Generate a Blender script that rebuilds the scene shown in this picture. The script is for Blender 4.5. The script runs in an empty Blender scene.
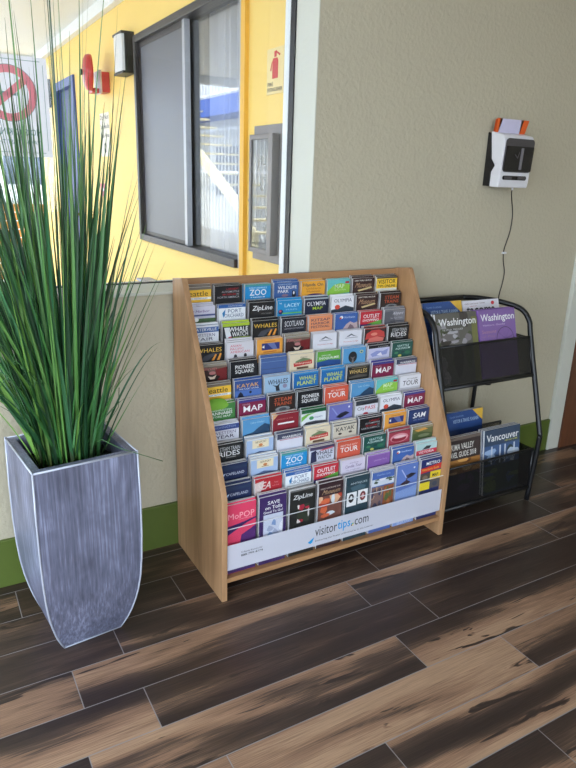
import bpy, math, random
from mathutils import Vector, Matrix
random.seed(7)
PI = math.pi
C = bpy.context.scene.collection

# ------------------------------------------------------------ camera
F, PITCH, ROLL, YAW, H = 644.36, .308195, .032989, .526189, 1.36457
fwd = Vector((math.sin(YAW)*math.cos(PITCH), math.cos(YAW)*math.cos(PITCH), -math.sin(PITCH)))
rt = Vector((math.cos(YAW), -math.sin(YAW), 0)); up_ = rt.cross(fwd)
r2 = rt*math.cos(ROLL)+up_*math.sin(ROLL); u2 = -rt*math.sin(ROLL)+up_*math.cos(ROLL)
cd = bpy.data.cameras.new('camera'); cam = bpy.data.objects.new('camera', cd); C.objects.link(cam)
cam.matrix_world = Matrix(((r2.x, u2.x, -fwd.x, 0), (r2.y, u2.y, -fwd.y, 0), (r2.z, u2.z, -fwd.z, H), (0, 0, 0, 1)))
cd.sensor_fit = 'VERTICAL'; cd.sensor_height = 24; cd.lens = 24*F/768; cd.clip_start = .05; cd.clip_end = 300
bpy.context.scene.camera = cam

# ------------------------------------------------------------ light
W = bpy.data.worlds.new('world'); bpy.context.scene.world = W; W.use_nodes = True
bg = W.node_tree.nodes['Background']; bg.inputs[0].default_value = (.76, .89, 1.03, 1); bg.inputs[1].default_value = 2.35
sl = bpy.data.lights.new('sun', 'SUN'); sl.energy = 3.5; sl.angle = .01; sl.color = (1, .95, .86)
so = bpy.data.objects.new('sun', sl); C.objects.link(so)
so.rotation_euler = Vector((-.62, -.1, -.78)).to_track_quat('-Z', 'Y').to_euler()
def portal(name, loc, dirv, sx, sy):
    l = bpy.data.lights.new(name, 'AREA'); l.shape = 'RECTANGLE'; l.size = sx; l.size_y = sy; l.cycles.is_portal = True
    o = bpy.data.objects.new(name, l); C.objects.link(o); o.location = loc
    o.rotation_euler = Vector(dirv).to_track_quat('-Z', 'Z').to_euler()
portal('daylight_portal_left', (-1.78, -.22, 1.25), (1, 0, 0), 4.54, 2.4)
portal('daylight_portal_rear', (0.05, -3.18, 1.3), (0, 1, 0), 2.9, 2.3)
vs = bpy.context.scene.view_settings
vs.view_transform = 'Standard'; vs.look = 'None'; vs.gamma = 1; vs.exposure = 1.45

# ------------------------------------------------------------ helpers
def lin(c):
    c = [x/255 for x in c]
    return tuple((x/12.92 if x <= .04045 else ((x+.055)/1.055)**2.4) for x in c)
class N:
    def __init__(s, name):
        s.m = bpy.data.materials.new(name); s.m.use_nodes = True; s.t = s.m.node_tree; s.n = s.t.nodes
        s.b = s.n['Principled BSDF']
    def add(s, t, **k):
        n = s.n.new(t)
        for a, v in k.items():
            if a in n.inputs: n.inputs[a].default_value = v
            else: setattr(n, a, v)
        return n
    def l(s, a, b): s.t.links.new(a, b)
    def math(s, op, a, b=None, c=None):
        n = s.n.new('ShaderNodeMath'); n.operation = op
        for i, x in enumerate((a, b, c)):
            if x is None: continue
            if isinstance(x, (int, float)): n.inputs[i].default_value = x
            else: s.l(x, n.inputs[i])
        return n.outputs[0]
    def bump(s, h, strength, dist):
        b = s.n.new('ShaderNodeBump'); b.inputs['Strength'].default_value = strength; b.inputs['Distance'].default_value = dist
        s.l(h, b.inputs['Height']); s.l(b.outputs[0], s.b.inputs['Normal'])
_mc = {}
def flat(col, rough=.5, metal=0, name=None, emit=None):
    """plain procedural material, colour in 0-255 sRGB, faint noise in it"""
    key = (tuple(col), rough, metal)
    if key in _mc: return _mc[key]
    n = N(name or 'paint_%02x%02x%02x' % tuple(int(x) for x in col))
    c = lin(col)
    n.b.inputs['Roughness'].default_value = rough; n.b.inputs['Metallic'].default_value = metal
    ns = n.add('ShaderNodeTexNoise', Scale=40.0); tc = n.add('ShaderNodeTexCoord'); n.l(tc.outputs['Object'], ns.inputs['Vector'])
    r = n.add('ShaderNodeValToRGB'); n.l(ns.outputs[0], r.inputs[0])
    r.color_ramp.elements[0].color = (*[x*.95 for x in c], 1); r.color_ramp.elements[1].color = (*[min(1, x*1.05) for x in c], 1)
    n.l(r.outputs[0], n.b.inputs['Base Color'])
    _mc[key] = n.m; return n.m
class MB:
    def __init__(s): s.v = []; s.f = []; s.mi = []; s.sm = []; s.mats = []
    def mat(s, m):
        if m not in s.mats: s.mats.append(m)
        return s.mats.index(m)
    def face(s, pts, m, smooth=False):
        i = len(s.v); s.v += [tuple(p) for p in pts]; s.f.append(tuple(range(i, i+len(pts)))); s.mi.append(s.mat(m)); s.sm.append(smooth)
    def raw(s, vs, fs, m, smooth=False):
        i = len(s.v); s.v += [tuple(p) for p in vs]; k = s.mat(m)
        for f in fs: s.f.append(tuple(i+a for a in f)); s.mi.append(k); s.sm.append(smooth)
        return s
    def box(s, x0, x1, y0, y1, z0, z1, m):
        v = [(x, y, z) for x in (x0, x1) for y in (y0, y1) for z in (z0, z1)]
        return s.raw(v, [(0, 1, 3, 2), (4, 6, 7, 5), (0, 4, 5, 1), (2, 3, 7, 6), (0, 2, 6, 4), (1, 5, 7, 3)], m)
    def prism(s, pts, axis, a, b, m):
        """closed outline extruded along axis"""
        def P(p, t):
            return {'x': (t, p[0], p[1]), 'y': (p[0], t, p[1]), 'z': (p[0], p[1], t)}[axis]
        n = len(pts); v = [P(p, a) for p in pts]+[P(p, b) for p in pts]
        return s.raw(v, [tuple(range(n)), tuple(range(2*n-1, n-1, -1))]+[(i, i+n, (i+1) % n+n, (i+1) % n) for i in range(n)], m)
    def tube(s, pts, r, m, k=10, cap=True):
        pts = [Vector(p) for p in pts]; n = len(pts); T = []
        for i in range(n): T.append((pts[min(i+1, n-1)]-pts[max(i-1, 0)]).normalized())
        ref = Vector((0, 0, 1)) if abs(T[0].z) < .9 else Vector((1, 0, 0))
        nrm = T[0].cross(ref).normalized(); vs_ = []
        for i in range(n):
            nrm = (nrm-T[i]*nrm.dot(T[i])).normalized(); bi = T[i].cross(nrm)
            rr = r[i] if isinstance(r, (list, tuple)) else r
            for j in range(k):
                a = 2*PI*j/k; vs_.append(pts[i]+(nrm*math.cos(a)+bi*math.sin(a))*rr)
        fs = [(i*k+j, i*k+(j+1) % k, (i+1)*k+(j+1) % k, (i+1)*k+j) for i in range(n-1) for j in range(k)]
        if cap: fs += [tuple(range(k-1, -1, -1)), tuple((n-1)*k+j for j in range(k))]
        return s.raw(vs_, fs, m, True)
    def lathe(s, prof, org, ax, m, k=24):
        """prof: list of (r, h) along unit axis ax from org"""
        ax = Vector(ax).normalized(); org = Vector(org)
        a = ax.cross(Vector((0, 0, 1)) if abs(ax.z) < .9 else Vector((1, 0, 0))).normalized(); b = ax.cross(a)
        v = [org+ax*h+(a*math.cos(2*PI*j/k)+b*math.sin(2*PI*j/k))*r for r, h in prof for j in range(k)]
        n = len(prof)
        return s.raw(v, [(i*k+j, i*k+(j+1) % k, (i+1)*k+(j+1) % k, (i+1)*k+j) for i in range(n-1) for j in range(k)], m, True)
    def build(s, name, parent=None, bevel=0, recalc=True):
        me = bpy.data.meshes.new(name); me.from_pydata(s.v, [], s.f)
        for m in s.mats: me.materials.append(m)
        me.polygons.foreach_set('material_index', s.mi); me.polygons.foreach_set('use_smooth', s.sm); me.update()
        if recalc:
            import bmesh
            bm = bmesh.new(); bm.from_mesh(me); bmesh.ops.recalc_face_normals(bm, faces=bm.faces); bm.to_mesh(me); bm.free()
        o = bpy.data.objects.new(name, me); C.objects.link(o)
        if parent: o.parent = parent; o.location = [-a for a in parent.location] if parent.type == 'EMPTY' else (0, 0, 0)
        if bevel:
            b = o.modifiers.new('bevel', 'BEVEL'); b.width = bevel; b.segments = 2; b.limit_method = 'ANGLE'; b.angle_limit = .7
        return o
def tag(o, label, cat, group=None, kind=None):
    if label: o['label'] = label
    if cat: o['category'] = cat
    if group: o['group'] = group
    if kind: o['kind'] = kind
    return o
def struct(o, label=None):
    o['kind'] = 'structure'
    if label: o['label'] = label
    return o
def empty(name, loc, label, cat, group=None):
    o = bpy.data.objects.new(name, None); o.empty_display_size = .05; C.objects.link(o); o.location = loc
    return tag(o, label, cat, group)

_tc = {}
def glyphs(txt, bold=0.0, shear=0.0):
    """tessellated lettering, normalised to a unit box"""
    key = (txt, bold, shear)
    if key in _tc: return _tc[key]
    cu = bpy.data.curves.new('lettering', 'FONT'); cu.body = txt; cu.size = 1; cu.resolution_u = 2; cu.offset = min(bold, .009); cu.shear = shear
    cu.fill_mode = 'FRONT'; o = bpy.data.objects.new('lettering', cu); C.objects.link(o)
    dg = bpy.context.evaluated_depsgraph_get(); me = bpy.data.meshes.new_from_object(o.evaluated_get(dg))
    v = [(a.co.x, a.co.y) for a in me.vertices]; f = [tuple(p.vertices) for p in me.polygons]
    bpy.data.objects.remove(o); bpy.data.curves.remove(cu); bpy.data.meshes.remove(me)
    x0 = min(a[0] for a in v); x1 = max(a[0] for a in v); y0 = min(a[1] for a in v); y1 = max(a[1] for a in v)
    v = [((a-x0)/(x1-x0), (b-y0)/(y1-y0)) for a, b in v]
    _tc[key] = (v, f); return _tc[key]
def put_text(mb, txt, org, ux, uz, w, h, m, bold=.02, shear=0.0):
    """lettering in the plane org + ux*a + uz*b, box w x h, org at its lower left"""
    v, f = glyphs(txt, bold, shear); org = Vector(org); ux = Vector(ux); uz = Vector(uz)
    mb.raw([org+ux*(a*w)+uz*(b*h) for a, b in v], f, m)

# ------------------------------------------------------------ materials
def m_wall(name, col, bump=.35, sc=90):
    n = N(name); n.b.inputs['Roughness'].default_value = .55
    tc = n.add('ShaderNodeTexCoord'); ns = n.add('ShaderNodeTexNoise', Scale=sc, Detail=3.0, Roughness=.55); n.l(tc.outputs['Object'], ns.inputs['Vector'])
    n2 = n.add('ShaderNodeTexNoise', Scale=1.5, Detail=2.0); n.l(tc.outputs['Object'], n2.inputs['Vector'])
    r = n.add('ShaderNodeValToRGB'); c = lin(col); n.l(n2.outputs[0], r.inputs[0])
    r.color_ramp.elements[0].color = (*[x*.95 for x in c], 1); r.color_ramp.elements[1].color = (*[x*1.04 for x in c], 1)
    n.l(r.outputs[0], n.b.inputs['Base Color']); n.bump(ns.outputs[0], bump, .004); return n.m
M_wall = m_wall('beige_orange_peel_paint', (190, 181, 158), .9, 60)
M_jamb = m_wall('pale_jamb_paint', (206, 206, 194), .2, 60)
M_ceil = m_wall('white_ceiling_paint', (232, 232, 228), .1)
M_yel = m_wall('yellow_stucco_paint', (250, 212, 118), .25, 45)
M_yel2 = m_wall('orange_yellow_trim_paint', (240, 184, 70), .1, 45)
M_green = flat((84, 100, 36), .5, 0, 'olive_green_baseboard_paint')
M_white = flat((235, 236, 238), .5, 0, 'white_paint')
M_black = flat((20, 20, 22), .45, 0, 'black_satin')
M_tube = flat((17, 17, 19), .38, 0, 'black_powder_coat')
M_dark = flat((38, 34, 32), .7, 0, 'dark_tier_board')
M_gray = flat((120, 116, 116), .5, .3, 'grey_metal')
M_conc = m_wall('concrete', (168, 164, 158), .3, 20)

def m_wood(name, a, b, axis='z', rough=.42, sc=1.0):
    n = N(name); n.b.inputs['Roughness'].default_value = rough
    tc = n.add('ShaderNodeTexCoord'); mp = n.add('ShaderNodeMapping'); n.l(tc.outputs['Object'], mp.inputs['Vector'])
    s = {'z': (22, 22, 1.6), 'x': (1.6, 22, 22), 'y': (22, 1.6, 22)}[axis]; mp.inputs['Scale'].default_value = [q*sc for q in s]
    ns = n.add('ShaderNodeTexNoise', Scale=1.0, Detail=5.0, Roughness=.6, Distortion=.6); n.l(mp.outputs[0], ns.inputs['Vector'])
    r = n.add('ShaderNodeValToRGB'); n.l(ns.outputs[0], r.inputs[0])
    r.color_ramp.elements[0].position = .3; r.color_ramp.elements[1].position = .7
    r.color_ramp.elements[0].color = (*lin(a), 1); r.color_ramp.elements[1].color = (*lin(b), 1)
    n.l(r.outputs[0], n.b.inputs['Base Color']); n.bump(ns.outputs[0], .08, .001); return n.m
M_oak = m_wood('light_oak_veneer', (148, 110, 76), (192, 150, 110))
M_oakx = m_wood('light_oak_edge', (150, 108, 72), (184, 140, 98), 'x')
M_brown = m_wood('brown_door_wood', (86, 50, 32), (112, 68, 44))
M_fence = m_wood('tan_fence_wood', (176, 120, 66), (206, 150, 92))

def m_glass(name, tint=(1, 1, 1), refl=1.0, ior=1.5):
    n = N(name); n.n.remove(n.b); out = [x for x in n.n if x.type == 'OUTPUT_MATERIAL'][0]
    tr = n.add('ShaderNodeBsdfTransparent', Color=(*tint, 1)); gl = n.add('ShaderNodeBsdfGlossy', Roughness=.015)
    lw = n.add('ShaderNodeLayerWeight', Blend=.5); mx = n.add('ShaderNodeMixShader')
    fr = n.math('ADD', n.math('MULTIPLY', n.math('POWER', lw.outputs['Facing'], 5.0), .96), .04)
    n.l(n.math('MINIMUM', n.math('MULTIPLY', fr, refl), .9), mx.inputs[0]); n.l(tr.outputs[0], mx.inputs[1]); n.l(gl.outputs[0], mx.inputs[2]); n.l(mx.outputs[0], out.inputs[0]); return n.m
M_glass = m_glass('clear_glass', (.97, .985, .98), .8)
M_wglass = m_glass('yellow_wall_window_glass', (.9, .91, .93), 1.8, 1.55)
M_acryl = m_glass('clear_acrylic', (1, 1, 1), .3)
def m_mesh(name, col, cell, open_=.5):
    """expanded-metal look: holes cut by a procedural lattice"""
    n = N(name); out = [x for x in n.n if x.type == 'OUTPUT_MATERIAL'][0]
    n.b.inputs['Base Color'].default_value = (*lin(col), 1); n.b.inputs['Roughness'].default_value = .4
    tc = n.add('ShaderNodeTexCoord'); sp = n.add('ShaderNodeSeparateXYZ'); n.l(tc.outputs['Object'], sp.inputs[0])
    a = n.math('ADD', sp.outputs[0], n.math('MULTIPLY', sp.outputs[2], .8)); b = n.math('SUBTRACT', sp.outputs[0], n.math('MULTIPLY', sp.outputs[2], .8))
    w = [n.math('ABSOLUTE', n.math('SUBTRACT', n.math('FRACT', n.math('DIVIDE', q, cell)), .5)) for q in (a, b)]
    hole = n.math('LESS_THAN', n.math('MAXIMUM', w[0], w[1]), open_/2)
    tr = n.add('ShaderNodeBsdfTransparent'); mx = n.add('ShaderNodeMixShader'); n.l(hole, mx.inputs[0]); n.l(n.b.outputs[0], mx.inputs[1]); n.l(tr.outputs[0], mx.inputs[2]); n.l(mx.outputs[0], out.inputs[0]); return n.m
M_mesh = m_mesh('black_wire_mesh', (18, 18, 20), .005, .5)
M_screen = m_mesh('window_insect_screen', (98, 98, 106), .004, .5)

def m_floor():
    n = N('wood_look_floor_tile'); at = lambda k: n.add('ShaderNodeAttribute', attribute_name=k)
    uv = at('plank_uv'); pr = at('plank_par')
    s1 = n.add('ShaderNodeSeparateXYZ'); n.l(uv.outputs['Vector'], s1.inputs[0]); x, v, seed = s1.outputs
    s2 = n.add('ShaderNodeSeparateXYZ'); n.l(pr.outputs['Vector'], s2.inputs[0]); t, g, c = s2.outputs
    def noise(sx, sv, detail, dist, off=0.):
        cm = n.add('ShaderNodeCombineXYZ'); n.l(n.math('MULTIPLY', x, sx), cm.inputs[0]); n.l(n.math('MULTIPLY', v, sv), cm.inputs[1])
        n.l(n.math('ADD', n.math('MULTIPLY', seed, 37.), off), cm.inputs[2])
        q = n.add('ShaderNodeTexNoise', Scale=1.0, Detail=detail, Roughness=.6, Distortion=dist); n.l(cm.outputs[0], q.inputs['Vector']); return q.outputs[0]
    big = noise(1.5, 1.7, 1.5, .5); med = noise(4.5, 10, 4., 1.0, 5.); fine = noise(9, 75, 4., .3, 9.); knot = noise(2.2, 2.6, 3., 1.5, 21.)
    fac = n.math('ADD', t, n.math('MULTIPLY', g, v))
    fac = n.math('ADD', fac, n.math('MULTIPLY', c, n.math('SUBTRACT', n.math('MULTIPLY', n.math('MULTIPLY', v, v), 4.), .4)))
    fac = n.math('ADD', fac, n.math('MULTIPLY', n.math('SUBTRACT', big, .5), 1.5))
    fac = n.math('ADD', fac, n.math('MULTIPLY', n.math('SUBTRACT', med, .5), .42))
    fac = n.math('ADD', fac, n.math('MULTIPLY', n.math('SUBTRACT', fine, .5), .5))
    kn = n.math('MULTIPLY', n.math('MAXIMUM', n.math('SUBTRACT', knot, .63), 0.), 14.); fac = n.math('SUBTRACT', fac, n.math('MINIMUM', kn, .9))
    r = n.add('ShaderNodeValToRGB'); n.l(n.math('ADD', fac, .5), r.inputs[0]); cr = r.color_ramp
    cols = [(0, (54, 41, 37)), (.30, (66, 51, 44)), (.46, (88, 69, 58)), (.54, (106, 84, 69)), (.57, (134, 103, 83)), (.78, (156, 122, 98)), (1, (178, 144, 116))]
    while len(cr.elements) < len(cols): cr.elements.new(.5)
    for e, (p, cc) in zip(cr.elements, cols): e.position = p; e.color = (*lin(cc), 1)
    mx = n.add('ShaderNodeMix', data_type='RGBA', blend_type='MULTIPLY'); mx.inputs[0].default_value = 1
    r2_ = n.add('ShaderNodeValToRGB'); n.l(fine, r2_.inputs[0]); r2_.color_ramp.elements[0].position = .3; r2_.color_ramp.elements[1].position = .65
    r2_.color_ramp.elements[0].color = (.66, .66, .66, 1); r2_.color_ramp.elements[1].color = (1.06, 1.06, 1.06, 1)
    n.l(r.outputs[0], mx.inputs[6]); n.l(r2_.outputs[0], mx.inputs[7]); n.l(mx.outputs[2], n.b.inputs['Base Color'])
    n.b.inputs['Roughness'].default_value = .36; n.bump(fine, .12, .001); return n.m
M_floor = m_floor(); M_grout = flat((150, 146, 148), .8, 0, 'grey_grout')

# ------------------------------------------------------------ floor
S = .155; PL = 6.1327*S; Y0 = 10.3185*S
ST = {-1: 2.549, 0: 1.571, 1: 2.612, 2: 1.411, 3: 3.339, 4: 5.748, 5: 2.1, -2: 4.2, -3: 1.0, -4: 3.0}
PAR = {(0, -1): (.22, -.1, 0), (0, 0): (-.07, .8, -.1), (0, 1): (-.04, .6, .3), (0, 2): (-.1, .3, 0), (-1, 0): (-.22, .1, 0), (-1, -1): (-.2, -.2, 0), (-1, 1): (-.3, 0, 0),
       (1, -1): (.02, -1.1, 0), (1, 0): (-.25, .1, 0), (1, 1): (-.34, 0, 0), (1, 2): (-.3, 0, 0), (2, 0): (.05, .7, 0), (2, -1): (.1, -.7, 0), (2, 1): (.02, -1.2, 0), (2, 2): (0, -.8, 0),
       (3, 0): (.42, .1, 0), (3, -1): (.34, -.2, 0), (3, 1): (0, .3, .3), (4, 0): (.12, -.1, .75), (4, -1): (.0, -.9, 0), (5, 0): (0, -.9, 0), (5, -1): (.1, -.9, 0), (5, 1): (0, -.8, 0)}
fm = MB(); AX0, AX1, AY0, AY1 = -1.8, 4.2, -3.2, 2.12
fm.box(AX0, AX1, AY0, AY1, -.05, -.0008, M_grout)
uvs = [(0, 0, 0)]*8; prs = [(0, 0, 0)]*8
rnd = random.Random(11)
for k in range(-4, 32):
    ya = Y0-k*S-.0014; yb = Y0-(k+1)*S+.0014
    if yb > AY1 or ya < AY0: continue
    st = ST.get(k, (k*2.05+.7) % 6.13)*S
    for nn in range(-5, 6):
        xa = st+nn*PL+.0014; xb = xa+PL-.0028
        if xb < AX0 or xa > AX1: continue
        t, g, c = PAR.get((k, nn), ((rnd.uniform(-.25, .2), rnd.uniform(-.8, .8), rnd.uniform(-.2, .3)) if k > 0 else (rnd.uniform(-.3, -.12), rnd.uniform(-.3, .3), 0)))
        sd = rnd.random(); x0, x1 = max(xa, AX0), min(xb, AX1); y0, y1 = max(yb, AY0), min(ya, AY1)
        fm.face([(x0, y0, 0), (x1, y0, 0), (x1, y1, 0), (x0, y1, 0)], M_floor)
        for q in ((x0-xa, -.5), (x1-xa, -.5), (x1-xa, .5), (x0-xa, .5)): uvs.append((q[0], q[1], sd)); prs.append((t, g, c))
fo = fm.build('floor', recalc=False); struct(fo, 'wood-look plank tile floor with dark and tan streaks')
for nm, dat in (('plank_uv', uvs), ('plank_par', prs)):
    a = fo.data.attributes.new(nm, 'FLOAT_VECTOR', 'POINT'); a.data.foreach_set('vector', [q for w in dat for q in w])

# ------------------------------------------------------------ room shell
JX, GY, ZS, ZC = 1.31, 2.292, .985, 2.62
w = MB()
w.box(AX0, JX, 2.12, GY+.04, 0, ZS-.012, M_wall); w.box(JX, AX1, 2.12, GY+.04, 0, ZC, M_wall)
w.box(AX0, -1.3, 2.12, GY+.04, ZS-.012, ZC, M_wall); w.box(-1.3, JX, 2.12, GY+.04, 2.40, ZC, M_wall)
struct(w.build('wall_back'))
w = MB(); w.box(JX-.004, JX, 2.119, 2.272, ZS, 2.40, M_jamb); struct(w.build('trim_1'))
w = MB(); w.box(-1.3, JX-.004, 2.112, GY, ZS-.012, ZS, M_jamb); struct(w.build('trim_2', bevel=.003), 'pale window sill')
w = MB(); w.box(AX0, AX1, AY0-.1, GY+.04, ZC, ZC+.2, M_ceil); struct(w.build('ceiling'))
w = MB(); w.box(AX0-.1, AX0, AY0, -2.5, 0, ZC, M_wall); w.box(AX0-.1, AX0, 2.06, GY+.04, 0, ZC, M_wall); w.box(AX0-.1, AX0, -2.5, 2.06, 2.45, ZC, M_wall); struct(w.build('wall_left'))
w = MB(); w.box(AX0-.1, -1.4, AY0-.1, AY0, 0, ZC, M_wall); w.box(1.5, AX1+.1, AY0-.1, AY0, 0, ZC, M_wall); w.box(-1.4, 1.5, AY0-.1, AY0, 2.45, ZC, M_wall); struct(w.build('wall_front'))
w = MB(); w.box(AX1, AX1+.1, AY0, GY+.04, 0, ZC, M_wall); struct(w.build('wall_right'))
w = MB(); w.box(AX0, 2.862, 2.106, 2.12, 0, .176, M_green); struct(w.build('baseboard_back', bevel=.002), 'olive green baseboard along the beige wall')
w = MB(); w.box(2.862, 2.952, 2.098, 2.12, 0, 2.2, M_jamb); struct(w.build('trim_3', bevel=.004), 'pale door casing')
w = MB(); w.box(2.952, 3.9, 2.09, 2.119, 0, 2.15, M_brown); struct(w.build('door_2'), 'brown wooden door at the right edge')
# lobby window: frame, gasket, pane
wf = MB(); wf.box(JX-.010, JX, 2.272, GY+.013, ZS, 2.4, M_black); wf.box(-1.3, JX-.012, GY, GY+.016, 2.385, 2.4, M_black); wf.box(-1.3, JX-.012, GY, GY+.016, ZS, ZS+.003, M_black)
o1 = struct(wf.build('window_1'), 'black gasket and white frame of the large window')
wf = MB(); wf.box(JX-.012, JX, GY+.013, GY+.05, ZS, 2.4, M_white); wf.box(-1.3, JX-.016, GY+.02, GY+.04, 2.37, 2.4, M_white); wf.box(-1.3, JX-.016, GY+.03, GY+.04, ZS-.012, ZS+.003, M_white)
wf.build('window_frame', o1)
wf = MB(); wf.box(-1.3, JX-.012, GY+.006, GY+.01, ZS+.006, 2.385, M_glass); wf.build('window_glass', o1)

# ------------------------------------------------------------ outside
w = MB(); w.box(-8, 14, GY+.04, 45, -.12, -.02, M_conc); w.box(-30, AX0-.1, -20, GY+.04, -.12, -.02, M_conc); w.box(AX0-.1, 14, -20, AY0-.1, -.12, -.02, M_conc); struct(w.build('floor_outside'), 'concrete walkway and lot outside')
YX = 1.33; WY0, WY1, WZ0, WZ1 = 2.75, 4.245, .955, 2.155
w = MB()
w.box(YX, YX+.2, GY+.04, WY0, -.02, 2.75, M_yel); w.box(YX, YX+.2, WY0, WY1, -.02, WZ0, M_yel); w.box(YX, YX+.2, WY0, WY1, WZ1, 2.75, M_yel)
w.box(YX, YX+.2, WY1, 5.97, -.02, 2.75, M_yel); w.box(YX, YX+.2, 5.97, 6.8, 2.13, 2.75, M_yel); w.box(YX, YX+.2, 6.8, 7.75, -.02, 2.75, M_yel)
w.box(YX+.2, YX+4, GY+.04, 7.75, 2.75, 2.95, M_ceil); w.box(YX+.2, YX+4, 7.55, 7.75, -.02, 2.75, M_yel); w.box(YX+3.9, YX+4, GY+.04, 7.55, -.02, 2.75, M_yel)
struct(w.build('wall_outside'), 'bright yellow stucco wall of the walkway outside the window')
w = MB(); w.box(-.9, YX, GY+.04, 7.75, 2.47, 2.95, M_ceil); struct(w.build('ceiling_outside'), 'white walkway ceiling')
w = MB(); w.box(YX-.05, YX, GY+.04, 7.75, 2.39, 2.47, M_white); w.box(-.9, YX-.05, 7.6, 7.75, 2.39, 2.47, M_white); struct(w.build('trim_4', bevel=.004), 'white moulding under the walkway ceiling')
w = MB(); w.box(YX-.02, YX, WY0-.04, WY0, WZ0-.03, WZ1+.05, M_yel2); struct(w.build('trim_5'), 'orange-yellow strip beside the window')
# room behind the yellow wall window
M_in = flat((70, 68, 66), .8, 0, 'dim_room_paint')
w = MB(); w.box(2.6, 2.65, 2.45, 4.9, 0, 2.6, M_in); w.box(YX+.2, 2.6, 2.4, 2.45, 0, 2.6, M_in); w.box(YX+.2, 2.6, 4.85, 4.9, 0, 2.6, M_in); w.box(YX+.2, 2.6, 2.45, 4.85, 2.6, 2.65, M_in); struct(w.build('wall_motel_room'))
# its window
M_alu = flat((176, 176, 182), .4, .3, 'aluminium')
M_frame = flat((52, 46, 46), .4, .2, 'dark_bronze_frame')
wf = MB(); e = .04
wf.box(YX-.014, YX+.06, WY0, WY0+.03, WZ0, WZ1, M_alu); wf.box(YX-.03, YX+.06, WY1-e, WY1, WZ0, WZ1, M_frame); wf.box(YX-.03, YX+.06, WY0+.03, WY1-e, WZ0, WZ0+e, M_frame); wf.box(YX-.03, YX+.06, WY0+.03, WY1-e, WZ1-e, WZ1, M_frame)
o2 = struct(wf.build('window_2', bevel=.004), 'dark framed sliding window in the yellow wall')
wf = MB(); wf.box(YX-.01, YX+.02, 3.43, 3.465, WZ0+e, WZ1-e, M_alu); wf.box(YX-.005, YX+.015, 3.465, WY1-e, WZ1-e-.03, WZ1-e, M_frame); wf.box(YX-.005, YX+.015, WY1-e-.025, WY1-e, WZ0+e, WZ1-e-.03, M_frame); wf.box(YX-.005, YX+.015, 3.465, WY1-e-.025, WZ0+e, WZ0+e+.02, M_frame)
wf.build('window_sash', o2)
wf = MB(); wf.box(YX-.001, YX+.002, 3.465, WY1-e-.025, WZ0+e+.02, WZ1-e-.03, M_screen); wf.build('insect_screen', o2)
wf = MB(); wf.box(YX+.03, YX+.034, WY0+.03, WY1-e, WZ0+e, WZ1-e, M_wglass); wf.build('window_glass', o2)
# curtain
cm = MB(); M_cur = flat((214, 216, 226), .8, 0, 'white_curtain_fabric'); M_cur2 = flat((120, 118, 122), .8, 0, 'dark_interior_curtain')  # second fabric is coloured grey to paint the dark interior behind the screen
nn = 160; pts = [(YX+.13+.022*math.sin(i*.55)+.012*math.sin(i*1.31+1), 2.72+i*(1.58)/nn) for i in range(nn+1)]
vs_ = [(x, y, z) for x, y in pts for z in (.85, 2.26)]
for i in range(nn): cm.raw([vs_[2*i], vs_[2*i+1], vs_[2*i+3], vs_[2*i+2]], [(0, 1, 2, 3)], M_cur if i < 66 else M_cur2, True)
tag(cm.build('curtain', recalc=False), 'pleated white curtain hanging behind the glass of the yellow wall window', 'curtain')
# blue door
dm = MB(); M_blue = flat((66, 76, 128), .5, 0, 'blue_door_paint'); M_blue2 = flat((66, 84, 150), .5, 0, 'blue_frame_paint')
dm.box(YX-.02, YX+.1, 5.97, 6.03, -.02, 2.13, M_blue2); dm.box(YX-.02, YX+.1, 6.74, 6.8, -.02, 2.13, M_blue2); dm.box(YX-.02, YX+.1, 6.03, 6.74, 2.06, 2.13, M_blue2)
d1 = struct(dm.build('door_1', bevel=.004), 'blue door in the yellow wall')
dm = MB(); dm.box(YX+.03, YX+.07, 6.10, 6.74, -.02, 2.06, M_blue); dm.build('door_leaf', d1, bevel=.003)
dm = MB(); dm.box(YX+.03, YX+.06, 6.03, 6.10, -.02, 2.0, M_white); dm.build('door_jamb_strip', d1)
dm = MB(); dm.lathe([(0, 0), (.012, 0), (.012, .03), (.026, .04), (.03, .06), (.02, .075), (0, .078)], (YX+.03, 6.16, 1.0), (-1, 0, 0), flat((190, 160, 80), .3, .9, 'brass')); dm.build('door_knob', d1)

# wall lanterns
def wall_light(y0, y1, z0, z1, label, bright):
    t = empty('wall_light', (YX, (y0+y1)/2, z0), label, 'wall light')
    k = MB(); k.box(YX-.012, YX, y0, y1, z0, z1, M_black); k.box(YX-.08, YX-.012, y0, y1, z1-.014, z1, M_black); k.box(YX-.08, YX-.012, y0, y1, z0, z0+.014, M_black); k.box(YX-.06, YX-.012, y0, y0+.014, z0+.014, z1-.014, M_black); k.build('housing', t, bevel=.002)
    k = MB(); pr = [(YX-.013, y0+.016), (YX-.06, y0+.016), (YX-.074, y0+.02)]+[(YX-.077-.008*math.sin(a*PI/6), y0+.02+(y1-y0-.03)*a/6) for a in range(1, 6)]+[(YX-.074, y1-.008), (YX-.013, y1-.006)]
    k.prism(pr, 'z', z0+.0145, z1-.0145, bright); k.build('diffuser', t)
wall_light(4.30, 4.50, 1.955, 2.19, 'rectangular wall light with white lens beside the dark framed window', flat((225, 222, 220), .35, 0, 'frosted_lens'))
wall_light(7.0, 7.2, 1.95, 2.2, 'small dark wall light left of the blue door', flat((60, 56, 52), .35, 0, 'smoked_lens'))

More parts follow.
